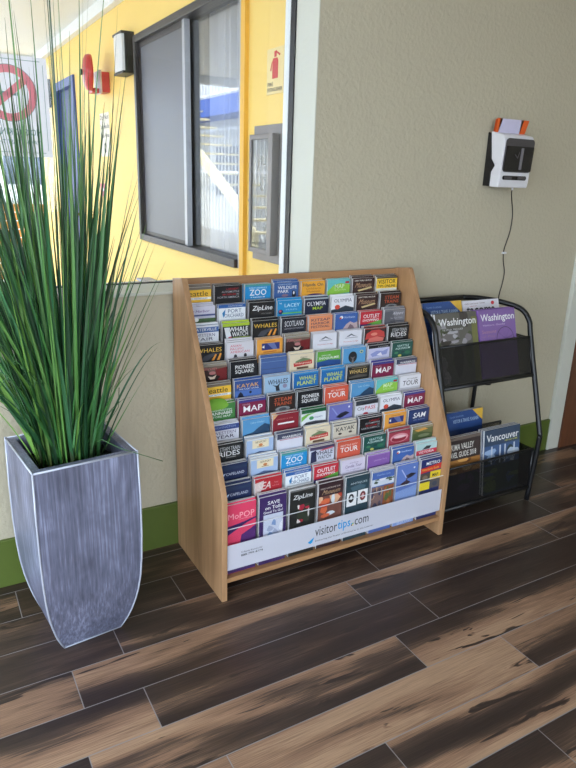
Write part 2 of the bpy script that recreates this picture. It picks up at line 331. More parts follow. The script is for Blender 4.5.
# fire alarm bell
M_red = flat((196, 60, 60), .35, 0, 'red_enamel')
t = empty('alarm_bell', (YX, 4.97, 1.99), 'round red fire alarm bell on a bracket on the yellow wall', 'bell')
k = MB(); k.box(YX-.055, YX, 4.90, 5.06, 1.90, 2.03, M_red); k.build('junction_box', t, bevel=.004)
k = MB(); k.box(YX-.068, YX-.055, 4.895, 5.065, 1.89, 2.04, flat((205, 190, 190), .4, .2, 'pale_bracket_plate')); k.build('mounting_plate', t, bevel=.002)
k = MB(); k.box(YX-.115, YX-.068, 4.94, 5.04, 1.895, 1.925, M_red); k.tube([(YX-.10, 4.99, 1.92), (YX-.112, 4.97, 1.93), (YX-.115, 4.95, 1.98)], .012, M_red); k.build('bracket', t)
k = MB(); k.lathe([(.09, 0), (.114, .004), (.117, .02), (.11, .04), (.085, .055), (.04, .063), (0, .066)], (YX-.11, 4.94, 2.02), (-1, .12, 0), M_red, 36); k.build('gong', t)
k = MB(); k.lathe([(.02, 0), (.02, .012), (0, .014)], (YX-.1765, 4.947, 2.02), (-1, .12, 0), M_black, 12); k.build('hub_bolt', t)
# small wall signs (face -X; text runs toward -Y as seen)
M_ink = flat((50, 40, 60), .6, 0, 'dark_ink')
def wsign(name, y0, y1, z0, z1, base, label):
    k = MB(); k.box(YX-.004, YX-.0005, y0, y1, z0, z1, base); return k
UX = (0, -1, 0); UZ = (0, 0, 1)
k = wsign('s', 4.955, 5.21, 1.48, 1.78, flat((238, 228, 205), .5), '')
for i, tx in enumerate(('Do Not', 'Smoke In', 'This Area')): put_text(k, tx, (YX-.0046, 5.20, 1.735-.062*i), UX, UZ, .235, .032, M_ink, .03)
k.lathe([(.034, 0), (.034, .0006), (.026, .0006), (.026, 0)], (YX-.0045, 5.085, 1.54), (-1, 0, 0), M_ink, 20); k.box(YX-.0048, YX-.004, 5.079, 5.091, 1.505, 1.575, M_ink)
tag(k.build('wall_sign'), 'narrow cream sign reading Do Not Smoke In This Area on the yellow wall', 'sign')
k = wsign('s', 5.17, 5.30, 1.19, 1.285, flat((204, 96, 120), .5), ''); k.box(YX-.0048, YX-.004, 5.19, 5.28, 1.23, 1.25, M_white)
tag(k.build('notice_sticker'), 'small pink notice low on the yellow wall between door and window', 'sticker')
k = wsign('s', 2.395, 2.535, 1.685, 1.852, flat((240, 214, 150), .5), '')
RX = YX-.0048; RED = flat((206, 50, 44), .5)
def ye(pts, m): k.face([(RX, 2.535-a*.14, 1.852-b*.167) for a, b in pts], m)
ye([(.38, .22), (.62, .22), (.68, .28), (.68, .66), (.34, .66), (.34, .28)], RED); ye([(.44, .08), (.58, .06), (.58, .2), (.44, .2)], RED); ye([(.58, .08), (.8, .16), (.76, .2), (.58, .12)], RED); ye([(.3, .3), (.34, .28), (.28, .48), (.2, .48)], RED)
put_text(k, 'FIRE', (YX-.0046, 2.525, 1.715), UX, UZ, .045, .014, M_ink, .03); put_text(k, 'EXTINGUISHER', (YX-.0046, 2.525, 1.695), UX, UZ, .12, .014, M_ink, .03)
tag(k.build('extinguisher_sign', recalc=False), 'cream sign with red fire extinguisher symbol above the glass-fronted cabinet', 'sign')
# extinguisher cabinet
t = empty('extinguisher_cabinet', (YX, 2.5, 1.02), 'grey fire extinguisher cabinet with glass door beside the window edge', 'cabinet')
M_cab = flat((128, 120, 118), .45, .2, 'taupe_metal')
k = MB(); k.box(YX-.012, YX-.0005, 2.35, 2.625, 1.02, 1.572, M_cab); k.build('flange', t, bevel=.002)
k = MB(); a0, a1, b0, b1 = 2.40, 2.605, 1.055, 1.535
k.box(YX-.045, YX-.012, a0, a0+.035, b0, b1, M_cab); k.box(YX-.045, YX-.012, a1-.018, a1, b0, b1, M_cab); k.box(YX-.045, YX-.012, a0+.035, a1-.018, b0, b0+.02, M_cab); k.box(YX-.045, YX-.012, a0+.035, a1-.018, b1-.02, b1, M_cab); k.build('door_frame', t, bevel=.002)
k = MB(); k.box(YX-.016, YX-.0125, a0+.035, a1-.018, b0+.02, b1-.02, flat((60, 56, 60), .6)); k.build('inner_back', t)
k = MB(); k.box(YX-.04, YX-.037, a0+.035, a1-.018, b0+.02, b1-.02, M_wglass); k.build('glass_pane', t)
k = MB(); k.tube([(YX-.026, 2.50, 1.42), (YX-.026, 2.53, 1.45), (YX-.026, 2.56, 1.40), (YX-.026, 2.55, 1.33), (YX-.026, 2.52, 1.32), (YX-.026, 2.50, 1.36)], .008, M_black); k.build('hose', t)
k = MB(); k.lathe([(0, 0), (.009, 0), (.009, .02), (0, .022)], (YX-.028, 2.606, 1.27), (0, 1, 0), M_black, 10); k.box(YX-.04, YX-.02, 2.6055, 2.612, 1.235, 1.25, flat((190, 160, 80), .3, .9)); k.build('latch', t)

def translucent(name, col):
    n = N(name); out = [x for x in n.n if x.type == 'OUTPUT_MATERIAL'][0]; n.b.inputs['Base Color'].default_value = (*lin(col), 1); n.b.inputs['Roughness'].default_value = .5
    tl = n.add('ShaderNodeBsdfTranslucent', Color=(*lin(col), 1)); mx = n.add('ShaderNodeMixShader'); mx.inputs[0].default_value = .5
    n.l(n.b.outputs[0], mx.inputs[1]); n.l(tl.outputs[0], mx.inputs[2]); n.l(mx.outputs[0], out.inputs[0]); return n.m
# no smoking sign taped to the lobby glass (seen from behind, so it reads mirrored)
k = MB(); SX0, SX1, SZ0, SZ1, SY = .215, .428, 1.405, 1.695, GY+.0045
M_sg = translucent('white_film', (236, 236, 244)); PINK = translucent('faded_red_print', (236, 150, 160)) if True else flat((226, 128, 140), .6, 0, 'faded_red_print'); GRN = flat((120, 150, 150), .6, 0, 'grey_print')
k.face([(SX0, SY, SZ0), (SX1, SY, SZ0), (SX1, SY, SZ1), (SX0, SY, SZ1)], M_sg)
def ring(cx, cz, r0, r1, m, d, n_=40):
    for i in range(n_):
        a, b = 2*PI*i/n_, 2*PI*(i+1)/n_
        k.face([(cx+r0*math.cos(a), SY-d, cz+r0*math.sin(a)), (cx+r1*math.cos(a), SY-d, cz+r1*math.sin(a)), (cx+r1*math.cos(b), SY-d, cz+r1*math.sin(b)), (cx+r0*math.cos(b), SY-d, cz+r0*math.sin(b))], m)
cx, cz = .312, 1.588; ring(cx, cz, .058, .080, PINK, .0004); ring(cx, cz, .080, .0815, GRN, .0005)
q = .0105; a = .70; ca, sa = math.cos(a), math.sin(a)
k.face([(cx+ca*-.062+sa*q, SY-.0006, cz+sa*-.062-ca*q), (cx+ca*.062+sa*q, SY-.0006, cz+sa*.062-ca*q), (cx+ca*.062-sa*q, SY-.0006, cz+sa*.062+ca*q), (cx+ca*-.062-sa*q, SY-.0006, cz+sa*-.062+ca*q)], PINK)
k.box(cx-.034, cx+.02, SY-.0005, SY, cz-.006, cz+.004, GRN); k.box(cx+.022, cx+.03, SY-.0005, SY, cz-.006, cz+.004, GRN)
put_text(k, 'NO SMOKING OR', (SX1-.03, SY-.0006, 1.468), (-1, 0, 0), UZ, .175, .020, GRN, .03); put_text(k, 'VAPING PAST THIS SET', (SX1-.035, SY-.0006, 1.442), (-1, 0, 0), UZ, .165, .012, GRN, .01)
for (x0, x1, z0, z1) in ((SX0+.01, SX1-.02, SZ1-.012, SZ1-.0105), (SX0+.01, SX1-.02, SZ0+.012, SZ0+.0135), (SX1-.013, SX1-.0118, SZ0+.02, SZ1-.02)): k.box(x0, x1, SY-.0004, SY, z0, z1, GRN)
tag(k.build('window_sign', recalc=False), 'white no smoking sign with red slashed circle on the window, read from behind', 'sign')

# things beyond the walkway
k = MB()
for i in range(9): k.box(.7, 3.4, 9.0, 9.03, .02+i*.105, .115+i*.105, M_fence)
for x in (.8, 1.7, 3.3): k.box(x-.05, x+.05, 9.03, 9.12, -.02, 1.0, M_fence)
tag(k.build('wooden_fence'), 'low tan board fence across the far end of the walkway', 'fence')
t = empty('motel_building', (-4.6, 12, -.02), 'two-storey white building with blue fascia, mirrored in the window glass', 'building')
MW = flat((222, 220, 214), .7, 0, 'white_siding'); MBL = flat((60, 92, 176), .5, 0, 'blue_fascia_paint'); MGL = flat((60, 70, 84), .15, 0, 'dark_panes')
k = MB(); k.box(-10, -4.6, 2.6, 34, -.02, 5.6, MW); k.build('walls', t)
k = MB(); k.box(-4.6, -3.9, 2.6, 34, 2.75, 3.15, MBL); k.box(-10.2, -3.9, 2.4, 34.2, 5.6, 6.0, MBL); k.build('fascia', t)
k = MB(); k.box(-3.95, -3.9, 2.6, 34, 4.05, 4.1, M_white); k.box(-3.95, -3.9, 2.6, 34, 3.2, 3.24, M_white)
for i in range(157): k.box(-3.94, -3.915, 2.7+i*.2, 2.73+i*.2, 3.15, 4.05, M_white)
for z in (1.45, 2.45): k.box(-4.3, -4.25, 2.6, 34, z, z+.05, M_white)
for i in range(157): k.box(-4.29, -4.26, 2.7+i*.2, 2.73+i*.2, -.02, 2.45, M_white)
k.build('railing', t)
for i in range(8):
    y = 4.2+i*3.7
    for z in (.9, 3.6):
        k = MB(); k.box(-4.6, -4.56, y, y+1.5, z, z+1.2, MGL); k.build('window', t)
t = empty('staircase', (-2.4, 9.2, -.02), 'pale outdoor staircase mirrored as a diagonal bar in the window glass', 'staircase')
k = MB(); MST = flat((250, 236, 196), .5, 0, 'cream_stringer_paint')
k.prism([(9.2, .38), (14.6, 3.0), (14.6, 3.17), (9.2, .55)], 'x', -2.14, -2.04, MST); k.build('stringer', t)
k = MB()
for i in range(14): k.box(-3.0, -2.14, 9.35+i*.375, 9.63+i*.375, .5+i*.18, .53+i*.18, MST)
k.build('treads', t)
k = MB(); k.box(-3.0, -2.9, 14.5, 14.6, -.02, 3.0, MST); k.box(-2.14, -2.04, 9.2, 9.3, -.02, .4, MST); k.build('posts', t)
k = MB(); k.box(3, 22, 30, 36, -.02, 5.5, MW)
t = tag(k.build('far_building'), 'bright pale building far beyond the walkway end', 'building')
for i in range(5):
    kk = MB(); kk.box(3.6+i*3.6, 5.2+i*3.6, 29.95, 30, .8, 2.2, MGL); kk.build('window', t)
k = MB(); k.box(1.245, YX-.002, 3.70, 4.12, -.02, .705, flat((150, 128, 110), .6)); k.box(1.235, YX-.002, 3.68, 4.14, .705, .72, flat((168, 170, 190), .5))
tag(k.build('utility_box', bevel=.004), 'low utility box with grey lid standing against the yellow wall', 'box')

# ------------------------------------------------------------ planter
def m_zinc():
    n = N('brushed_grey_zinc'); tc = n.add('ShaderNodeTexCoord')
    def ns(sc, d, det=5.):
        mp = n.add('ShaderNodeMapping'); mp.inputs['Scale'].default_value = sc; n.l(tc.outputs['Object'], mp.inputs['Vector'])
        q = n.add('ShaderNodeTexNoise', Scale=1.0, Detail=det, Roughness=.65, Distortion=d); n.l(mp.outputs[0], q.inputs['Vector']); return q.outputs[0]
    a = ns((170, 170, 5), .15); b = ns((9, 9, 5), .5, 3.)
    f = n.math('ADD', n.math('MULTIPLY', a, .62), n.math('MULTIPLY', b, .45))
    r = n.add('ShaderNodeValToRGB'); n.l(f, r.inputs[0]); cr = r.color_ramp
    cr.elements[0].position = .38; cr.elements[0].color = (*lin((86, 88, 106)), 1); cr.elements[1].position = .75; cr.elements[1].color = (*lin((172, 177, 208)), 1)
    e_ = cr.elements.new(.56); e_.color = (*lin((118, 121, 144)), 1)
    n.l(r.outputs[0], n.b.inputs['Base Color']); n.b.inputs['Roughness'].default_value = .42; n.b.inputs['Metallic'].default_value = .2; n.bump(a, .15, .001); return n.m
M_zinc = m_zinc(); M_zedge = flat((186, 190, 204), .4, .2, 'worn_zinc_edge')
PX, PY = .323, 1.80
t = empty('planter', (PX, PY, 0), 'tall square grey planter with curved base holding tall green grass', 'planter')
zz = [(0, .087), (.02, .096), (.045, .106), (.075, .116), (.11, .125), (.15, .133), (.20, .1395), (.26, .1435), (.34, .146), (.46, .1465), (.612, .144)]
t.rotation_euler.z = math.radians(6)
k = MB(); R = [[(PX+sx*hw, PY+sy*hw, z) for sx, sy in ((-1, -1), (1, -1), (1, 1), (-1, 1))] for z, hw in zz]
ins = [(PX+sx*.12, PY+sy*.12, z) for z in (.612, .50) for sx, sy in ((-1, -1), (1, -1), (1, 1), (-1, 1))]
allv = [p for q in R for p in q]+ins; nz = len(zz); fs = [(3, 2, 1, 0)]
for i in range(nz-1+2):
    for j in range(4): fs.append((i*4+j, i*4+(j+1) % 4, (i+1)*4+(j+1) % 4, (i+1)*4+j))
fs.append(tuple((nz+1)*4+j for j in range(4)))
k.raw(allv, fs, M_zinc); po = k.build('pot', t, bevel=.002)
k = MB()
for sx, sy in ((-1, -1), (1, -1), (1, 1), (-1, 1)): k.tube([(PX+sx*(hw+.0005), PY+sy*(hw+.0005), z+.003) for z, hw in zz], .0028, M_zedge, 6)
for a, b in (((-1, -1), (1, -1)), ((1, -1), (1, 1)), ((1, 1), (-1, 1)), ((-1, 1), (-1, -1))): k.tube([(PX+a[0]*.087, PY+a[1]*.087, .004), (PX+b[0]*.087, PY+b[1]*.087, .004)], .0035, M_zedge, 6); k.tube([(PX+a[0]*.144, PY+a[1]*.144, .611), (PX+b[0]*.144, PY+b[1]*.144, .611)], .003, M_zedge, 6)
k.build('welded_edge', t)
M_soil = flat((34, 40, 26), .95, 0, 'dark_moss'); k = MB(); g = 14; rr = random.Random(3)
hv = [(PX-.12+.24*i/g, PY-.12+.24*j/g, .545+rr.uniform(0, .02)) for i in range(g+1) for j in range(g+1)]
k.raw(hv, [(i*(g+1)+j, i*(g+1)+j+1, (i+1)*(g+1)+j+1, (i+1)*(g+1)+j) for i in range(g) for j in range(g)], M_soil, True); k.build('soil', t)
# grass blades
def m_grass():
    n = N('grass_blade'); at = n.add('ShaderNodeAttribute', attribute_name='tint'); s = n.add('ShaderNodeSeparateXYZ'); n.l(at.outputs['Vector'], s.inputs[0])
    r = n.add('ShaderNodeValToRGB'); n.l(s.outputs[0], r.inputs[0]); cr = r.color_ramp
    cols = [(0, (36, 64, 42)), (.35, (46, 92, 56)), (.6, (64, 120, 60)), (.8, (108, 150, 68)), (1, (70, 136, 96))]
    while len(cr.elements) < 5: cr.elements.new(.5)
    for e_, (p, c) in zip(cr.elements, cols): e_.position = p; e_.color = (*lin(c), 1)
    mx = n.add('ShaderNodeMix', data_type='RGBA'); n.l(s.outputs[1], mx.inputs[0]); n.l(r.outputs[0], mx.inputs[6]); mx.inputs[7].default_value = (*lin((74, 62, 44)), 1)
    n.l(mx.outputs[2], n.b.inputs['Base Color']); n.b.inputs['Roughness'].default_value = .38; return n.m
M_grass = m_grass(); gm = MB(); tint = []
rg = random.Random(21)
def blade(base, tip, w0, bend, tn, dry, segs=14, flop=0.):
    base = Vector(base); tip = Vector(tip); d = tip-base; hz = Vector((d.x, d.y, 0)); side = rg.uniform(0, PI); n0 = Vector((math.cos(side), math.sin(side), 0))
    ctr = []
    for i in range(segs+1):
        s = i/segs; p = base+hz*(s**bend)+Vector((0, 0, d.z*(s-flop*s**4)))
        ctr.append(p)
    vs_ = []
    for i, p in enumerate(ctr):
        s = i/segs; ww = w0*min(1, .55+s*2)*(1-s**1.8)*.5+.0003
        tw = n0*math.cos(s*1.2)+Vector((-n0.y, n0.x, 0))*math.sin(s*1.2); f = Vector((-tw.y, tw.x, 0))*ww*.45
        vs_ += [p-tw*ww+f, p, p+tw*ww+f]; tint.extend([(tn, max(0, min(1, dry*(1-s*4) if dry > 0 else -dry*max(0, s*3-2))), 0)]*3)
    fs = []
    for i in range(segs): a = i*3; fs += [(a, a+1, a+4, a+3), (a+1, a+2, a+5, a+4)]
    gm.raw(vs_, fs, M_grass, True)
def mk(zt, spread, ang=None, w=None, **kw):
    a = rg.uniform(0, 2*PI) if ang is None else ang
    b = (PX+.092*math.cos(a)*rg.uniform(.1, 1), PY+.085*math.sin(a)*rg.uniform(.1, 1), .54)
    x = PX+spread*math.cos(a); y = min(PY+spread*math.sin(a), 2.095)
    blade(b, (x, y, zt), w or rg.uniform(.007, .014), rg.uniform(1.05, 1.7), rg.random(), .9 if rg.random() < .3 else -.5, **kw)
for i in range(150): mk(rg.uniform(1.15, 1.62), rg.uniform(.04, .22), w=rg.uniform(.010, .018))
for i in range(12): mk(rg.uniform(1.75, 2.1), rg.uniform(.04, .2), w=rg.uniform(.006, .010))
for i in range(18): mk(rg.uniform(1.5, 1.8), rg.uniform(.04, .2), w=rg.uniform(.008, .012))
for i in range(120): mk(rg.uniform(1.0, 1.4), rg.uniform(.10, .29), w=rg.uniform(.006, .013))
for i in range(60): mk(rg.uniform(.8, 1.12), rg.uniform(.14, .29), w=rg.uniform(.005, .010), flop=rg.uniform(0, .25))
for i in range(55): mk(rg.uniform(.95, 1.55), rg.uniform(.2, .34), ang=PI+rg.uniform(-1.0, .7), w=rg.uniform(.010, .018))
for (x, y, z, w_) in ((.50, 1.72, 1.63, .011), (.525, 1.74, 1.66, .009), (.60, 1.78, 1.18, .006), (.565, 1.7, 1.3, .008), (.575, 1.8, 1.1, .006), (.36, 1.75, 1.82, .010), (.43, 1.8, 1.83, .010), (.59, 1.76, 1.0, .006), (.54, 1.74, 1.43, .007)):
    blade((PX+.05, PY, .54), (x, y, z), w_, 1.25, rg.uniform(.5, .8), -.6, 16)
def wisp(pts):
    n_ = len(gm.v); gm.tube(pts, [.0012]*len(pts), M_grass, 4); tint.extend([(.55, .2, 0)]*(len(gm.v)-n_))
for i in range(10):
    x, y, z = .12+rg.random()*.12, 1.66+rg.random()*.1, .82+rg.random()*.12; p = []
    for j in range(9): p.append((x, y, z)); x += rg.uniform(-.012, .014); y += rg.uniform(-.01, .01); z += rg.uniform(-.014, .02)
    wisp(p)
wisp([(PX+.03, PY-.05, .62), (PX+.06, PY-.10, .65), (PX+.10, PY-.13, .625), (PX+.16, PY-.16, .60), (PX+.21, PY-.17, .575)])
wisp([(PX+.03, PY, .62), (PX+.08, PY, .66), (PX+.12, PY+.0, .66), (PX+.15, PY, .70), (PX+.155, PY, .76)])
go = gm.build('foliage', t, recalc=False)
a = go.data.attributes.new('tint', 'FLOAT_VECTOR', 'POINT'); a.data.foreach_set('vector', [q for w in tint for q in w])

# ------------------------------------------------------------ brochure rack
RX0, RX1 = .753, 1.733
rack = empty('brochure_rack', (1.243, 1.9, 0), 'light oak floor rack with twelve stepped tiers of brochures', 'brochure rack')
prof = [(2.105, 0), (1.690, 0), (1.690, .375), (1.700, .405), (2.012, 1.035), (2.02, 1.041), (2.105, 1.03)]
for xa in (RX0, RX1-.02):
    k = MB(); k.prism(prof, 'x', xa, xa+.02, M_oak); k.build('side_panel', rack, bevel=.0015)
XI0, XI1 = RX0+.0205, RX1-.0205
k = MB(); k.box(XI0, XI1, 2.0946, 2.104, .05, 1.028, M_oakx); k.build('back_panel', rack)
k = MB(); k.box(1.235, 1.30, 2.095, 2.103, 1.0281, 1.0290, flat((130, 130, 140), .4)); k.box(1.24, 1.262, 2.096, 2.102, 1.0291, 1.0293, M_ink); k.build('maker_label', rack)
k = MB(); k.box(XI0, XI1, 1.694, 2.09, .066, .083, M_oakx); k.build('bottom_shelf', rack, bevel=.0015)
NR, NC = 12, 8; PITCHX = (XI1-XI0)/NC
ROWY = [2.067-.0317*i for i in range(11)]+[1.716]; ROWT = [1.0-.0605*i for i in range(11)]+[.34]
BH = .23
for r in range(11):
    y, zb = ROWY[r], ROWT[r]-BH
    k = MB(); k.box(XI0, XI1, y-.0015, y+.0272, zb-.0045, zb-.0005, M_dark); k.box(XI0, XI1, y+.0250, y+.0272, zb-.0005, ROWT[r]-.022, M_dark); k.build('tier_board', rack)
k = MB(); k.box(XI0, XI1, ROWY[11]+.0255, ROWY[11]+.0275, .0835, .31, M_dark); k.build('tier_board', rack)
# acrylic front with printed band
AYF = 1.698
k = MB(); k.box(XI0+.001, XI1-.001, AYF, AYF+.003, .0835, .264, M_acryl); ap = k.build('acrylic_front', rack)
k = MB(); k.box(XI0+.001, XI1-.001, AYF-.0002, AYF+.0032, .264, .2655, flat((225, 228, 235), .3)); k.build('edge_highlight', ap)  # pale strip paints the bright highlight along the acrylic's top edge
def m_band():
    n = N('frosted_white_print'); out = [x for x in n.n if x.type == 'OUTPUT_MATERIAL'][0]; n.b.inputs['Base Color'].default_value = (*lin((214, 214, 226)), 1); n.b.inputs['Roughness'].default_value = .4
    tr = n.add('ShaderNodeBsdfTransparent'); mx = n.add('ShaderNodeMixShader'); mx.inputs[0].default_value = .84; n.l(tr.outputs[0], mx.inputs[1]); n.l(n.b.outputs[0], mx.inputs[2]); n.l(mx.outputs[0], out.inputs[0]); return n.m
M_band = m_band(); k = MB()
k.face([(XI0+.002, AYF-.0004, .111), (XI1-.002, AYF-.0004, .111), (XI1-.002, AYF-.0004, .206), (XI0+.002, AYF-.0004, .206)], M_band)
T = flat((34, 36, 42), .5); TB = flat((20, 150, 215), .5); TG = flat((120, 180, 60), .5)
BX = lambda: None
def bt(tx, x0, x1, z0, z1, m, b=.015): put_text(k, tx, (x0, AYF-.0008, z0), (1, 0, 0), UZ, x1-x0, z1-z0, m, b)
bt('visitor', 1.118, 1.211, .150, .186, T, .0); bt('tips', 1.214, 1.270, .142, .188, TB, .03); bt('com', 1.290, 1.353, .152, .177, T, .0)
for (dx, dz, m) in ((0, 0, T), (.006, .006, TG), (.006, 0, flat((240, 200, 60), .5)), (0, .006, TB)): k.face([(1.274+dx, AYF-.0008, .153+dz), (1.279+dx, AYF-.0008, .153+dz), (1.279+dx, AYF-.0008, .158+dz), (1.274+dx, AYF-.0008, .158+dz)], m)
bt('Delivering the Power of Brochures to the Internet', 1.120, 1.378, .126, .134, T, .0)
bt('To Reorder Brochures Call', .826, .905, .166, .172, T, .0); bt('888-799-4774', .826, .908, .153, .161, T, .02)
k.face([(1.088, AYF-.0008, .132), (1.115, AYF-.0008, .149), (1.108, AYF-.0008, .130), (1.100, AYF-.0008, .125)], TB)
k.build('printed_band', ap, recalc=False)

# brochure covers: sizes in millimetres, u across from the left, v down from the top; 104 wide
PAPER = flat((222, 220, 222), .6, 0, 'paper_edges')
def fade(c):
    g = .3*c[0]+.59*c[1]+.11*c[2]; return tuple(round(x*.86+g*.10+8) for x in c)
def cover(base, els, h=.23, t_=.0066, w_mm=104., edge=None):
    k = MB(); w = w_mm/1000; x0 = -w/2; B = flat(fade(base), .33); ED = edge or PAPER
    v = [(x, y, z) for x in (x0, -x0) for y in (0, t_) for z in (0, h)]
    k.raw(v, [(0, 4, 5, 1)], B); k.raw(v, [(2, 3, 7, 6)], B); k.raw(v, [(0, 1, 3, 2), (4, 6, 7, 5), (0, 2, 6, 4), (1, 5, 7, 3)], ED)
    y = -.0002
    for e_ in els:
        y -= .00008; ty = e_[0]
        P = lambda u, vv: (x0+u/1000, y, h-min(vv/1000, h-.001))
        if ty == 'r':
            _, u0, v0, u1, v1, c = e_; k.face([P(u0, v1), P(u1, v1), P(u1, v0), P(u0, v0)], flat(fade(c), .33))
        elif ty == 'p': k.face([P(a, b) for a, b in e_[1]][::-1], flat(fade(e_[2]), .33))
        elif ty == 'c':
            _, u, vv, ra, rb, c = e_; k.face([P(u+ra*math.cos(2*PI*i/20), vv-rb*math.sin(2*PI*i/20)) for i in range(20)], flat(fade(c), .33))
        elif ty == 't':
            _, tx, u0, v0, u1, v1, c = e_[:7]; bd = e_[7] if len(e_) > 7 else .03; sh = e_[8] if len(e_) > 8 else 0.
            put_text(k, tx, P(u0, v1), (1, 0, 0), UZ, (u1-u0)/1000, (v1-v0)/1000, flat(fade(c), .33), bd, sh)
    return k
WH, BK, RD = (238, 238, 240), (24, 24, 28), (190, 34, 44)
YE, OR, NV = (246, 196, 40), (232, 150, 40), (34, 44, 92)
def photo(u0, v0, u1, v1, cols, seed=0):
    """printed snapshot: irregular patches of colour"""
    r_ = random.Random(seed); out = [('r', u0, v0, u1, v1, cols[0])]
    for i in range(9):
        a = r_.uniform(u0, u1); b = r_.uniform(v0, v1); s1 = (u1-u0)*r_.uniform(.08, .25); s2 = (v1-v0)*r_.uniform(.08, .28)
        out.append(('p', [(min(u1, max(u0, a+s1*math.cos(q)*r_.uniform(.6, 1.2))), min(v1, max(v0, b+s2*math.sin(q)*r_.uniform(.6, 1.2)))) for q in [j*PI/3.5 for j in range(7)]], cols[1+i % (len(cols)-1)]))
    return out
D = {}
D['seattle'] = ('yellow Seattle', (246, 190, 44), [('r', 0, 0, 104, 9, (120, 108, 96)), ('t', 'Seattle', 8, 13, 92, 31, BK, .0), ('r', 0, 35, 104, 43, WH), ('t', 'OFFICIAL VISITORS GUIDE', 10, 37, 90, 41, BK, 0.)])
D['auto'] = ('black and red automotive', BK, [('t', 'LARGEST', 44, 9, 92, 15, RD, .02), ('t', 'AUTOMOTIVE', 26, 18, 94, 25, (170, 170, 176), .02), ('t', 'MUSEUM', 30, 28, 80, 34, RD, .02), ('t', 'IN', 84, 28, 92, 34, (170, 170, 176), .02), ('t', 'NORTH AMERICA', 10, 37, 94, 44, (170, 170, 176), .02)])
D['zoo'] = ('bright blue zoo', (22, 140, 210), [('r', 0, 0, 104, 8, (70, 150, 150)), ('t', 'POINT DEFIANCE', 16, 11, 88, 17, (190, 230, 245), .03), ('t', 'ZOO', 18, 19, 86, 41, WH, .06), ('t', '& AQUARIUM', 22, 45, 80, 50, WH, .02)])
D['wild'] = ('blue wildlife park', (52, 92, 160), [('t', 'NORTHWEST', 18, 5, 76, 9, (180, 200, 230), .01), ('t', 'WILDLIFE', 16, 13, 96, 24, WH, .05), ('t', 'PARK', 16, 27, 62, 38, WH, .05), ('p', [(78, 30), (90, 34), (94, 50), (84, 60), (76, 50)], BK), ('c', 84, 40, 3, 6, WH), ('c', 46, 48, 14, 5, (140, 110, 130))])
D['hands'] = ('orange children\'s museum', (240, 164, 40), [('t', 'Hands On', 8, 8, 96, 20, (30, 60, 90), .04), ('t', 'Children\'s', 20, 24, 84, 32, (160, 90, 30), .0), ('t', 'Museum', 24, 35, 82, 43, (160, 90, 30), .0), ('c', 60, 54, 34, 6, (70, 50, 120))])
D['gmap'] = ('teal and green map', (96, 196, 196), [('p', [(0, 44), (30, 20), (60, 14), (104, 20), (104, 52), (0, 60)], (140, 200, 60)), ('r', 82, 8, 100, 16, RD), ('t', 'MAP', 34, 18, 78, 34, (216, 240, 190), .05), ('t', 'SEATTLE SOUTHSIDE', 34, 38, 86, 43, (216, 240, 190), .0)])
D['mus'] = ('dark brown script museum', (58, 34, 34), [('t', 'LEMAY FAMILY MUSEUM', 8, 6, 90, 12, (222, 214, 204), .02), ('t', 'Museum', 10, 17, 90, 36, (196, 150, 110), .0, .6), ('p', [(24, 46), (90, 34), (94, 40), (30, 52)], (214, 190, 130))])
D['visit'] = ('yellow and black visitor tips', YE, [('r', 0, 0, 104, 6, (80, 70, 60)), ('t', 'VISITOR', 8, 10, 96, 27, BK, .04), ('t', 'TIPS ONLINE', 8, 31, 96, 42, BK, .04), ('r', 0, 45, 104, 56, (225, 225, 210))])
D['harb'] = ('pale purple harbor', (206, 204, 222), [('t', 'Gig Harbor', 4, 12, 84, 24, (120, 90, 150), .02, .3), ('r', 0, 28, 104, 34, (70, 80, 140)), ('r', 0, 34, 104, 41, (190, 190, 210)), ('r', 0, 42, 104, 60, (70, 100, 60)), ('c', 34, 46, 9, 7, WH)])
D['port'] = ('blue and white Port Orchard', (232, 236, 242), [('r', 0, 0, 104, 12, (40, 92, 170)), ('t', 'SOUTH KITSAP', 36, 4, 92, 8, WH, .0), ('t', 'PORT', 36, 17, 88, 30, (50, 80, 130), .0), ('t', 'ORCHARD', 22, 33, 96, 46, (50, 80, 130), .0), ('p', [(18, 46), (14, 30), (26, 16), (24, 34)], (20, 120, 190))])
D['zip'] = ('black zip line', (30, 30, 32), [('t', 'ZipLine', 12, 12, 94, 34, WH, .02, .2), ('t', 'ECO TOURS', 50, 40, 90, 44, (150, 150, 150), .0)])
D['lacey'] = ('sky blue Lacey', (24, 140, 206), [('t', 'THE', 8, 8, 18, 13, WH, .02), ('t', 'LACEY', 30, 12, 94, 25, (210, 240, 250), .0), ('t', 'MAPS', 36, 32, 84, 38, (140, 200, 230), .0), ('c', 14, 42, 10, 9, NV), ('r', 20, 45, 104, 50, (90, 180, 80)), ('c', 12, 39, 5, 4, (220, 90, 110))])
D['olymap'] = ('navy Olympia map', (28, 36, 62), [('r', 0, 0, 104, 4, (170, 180, 190)), ('t', 'OLYMPIA', 8, 12, 92, 28, (226, 226, 232), .03), ('t', 'MAP', 34, 32, 78, 43, (180, 216, 40), .05)])
D['oly'] = ('white Olympia', (230, 230, 238), [('t', 'OLYMPIA', 12, 9, 94, 22, (50, 50, 90), .0), ('p', [(0, 50), (40, 44), (66, 36), (104, 46), (104, 66), (0, 66)], (44, 56, 72)), ('c', 28, 40, 12, 9, (220, 66, 48))])
D['steam'] = ('dark brown steam train', (44, 32, 30), [('t', 'STEAM', 22, 10, 92, 24, (196, 84, 52), .02), ('t', 'TRAINS', 20, 27, 92, 40, (196, 84, 52), .02), ('c', 56, 54, 30, 10, (130, 132, 136)), ('c', 56, 54, 16, 6, (70, 70, 76))])
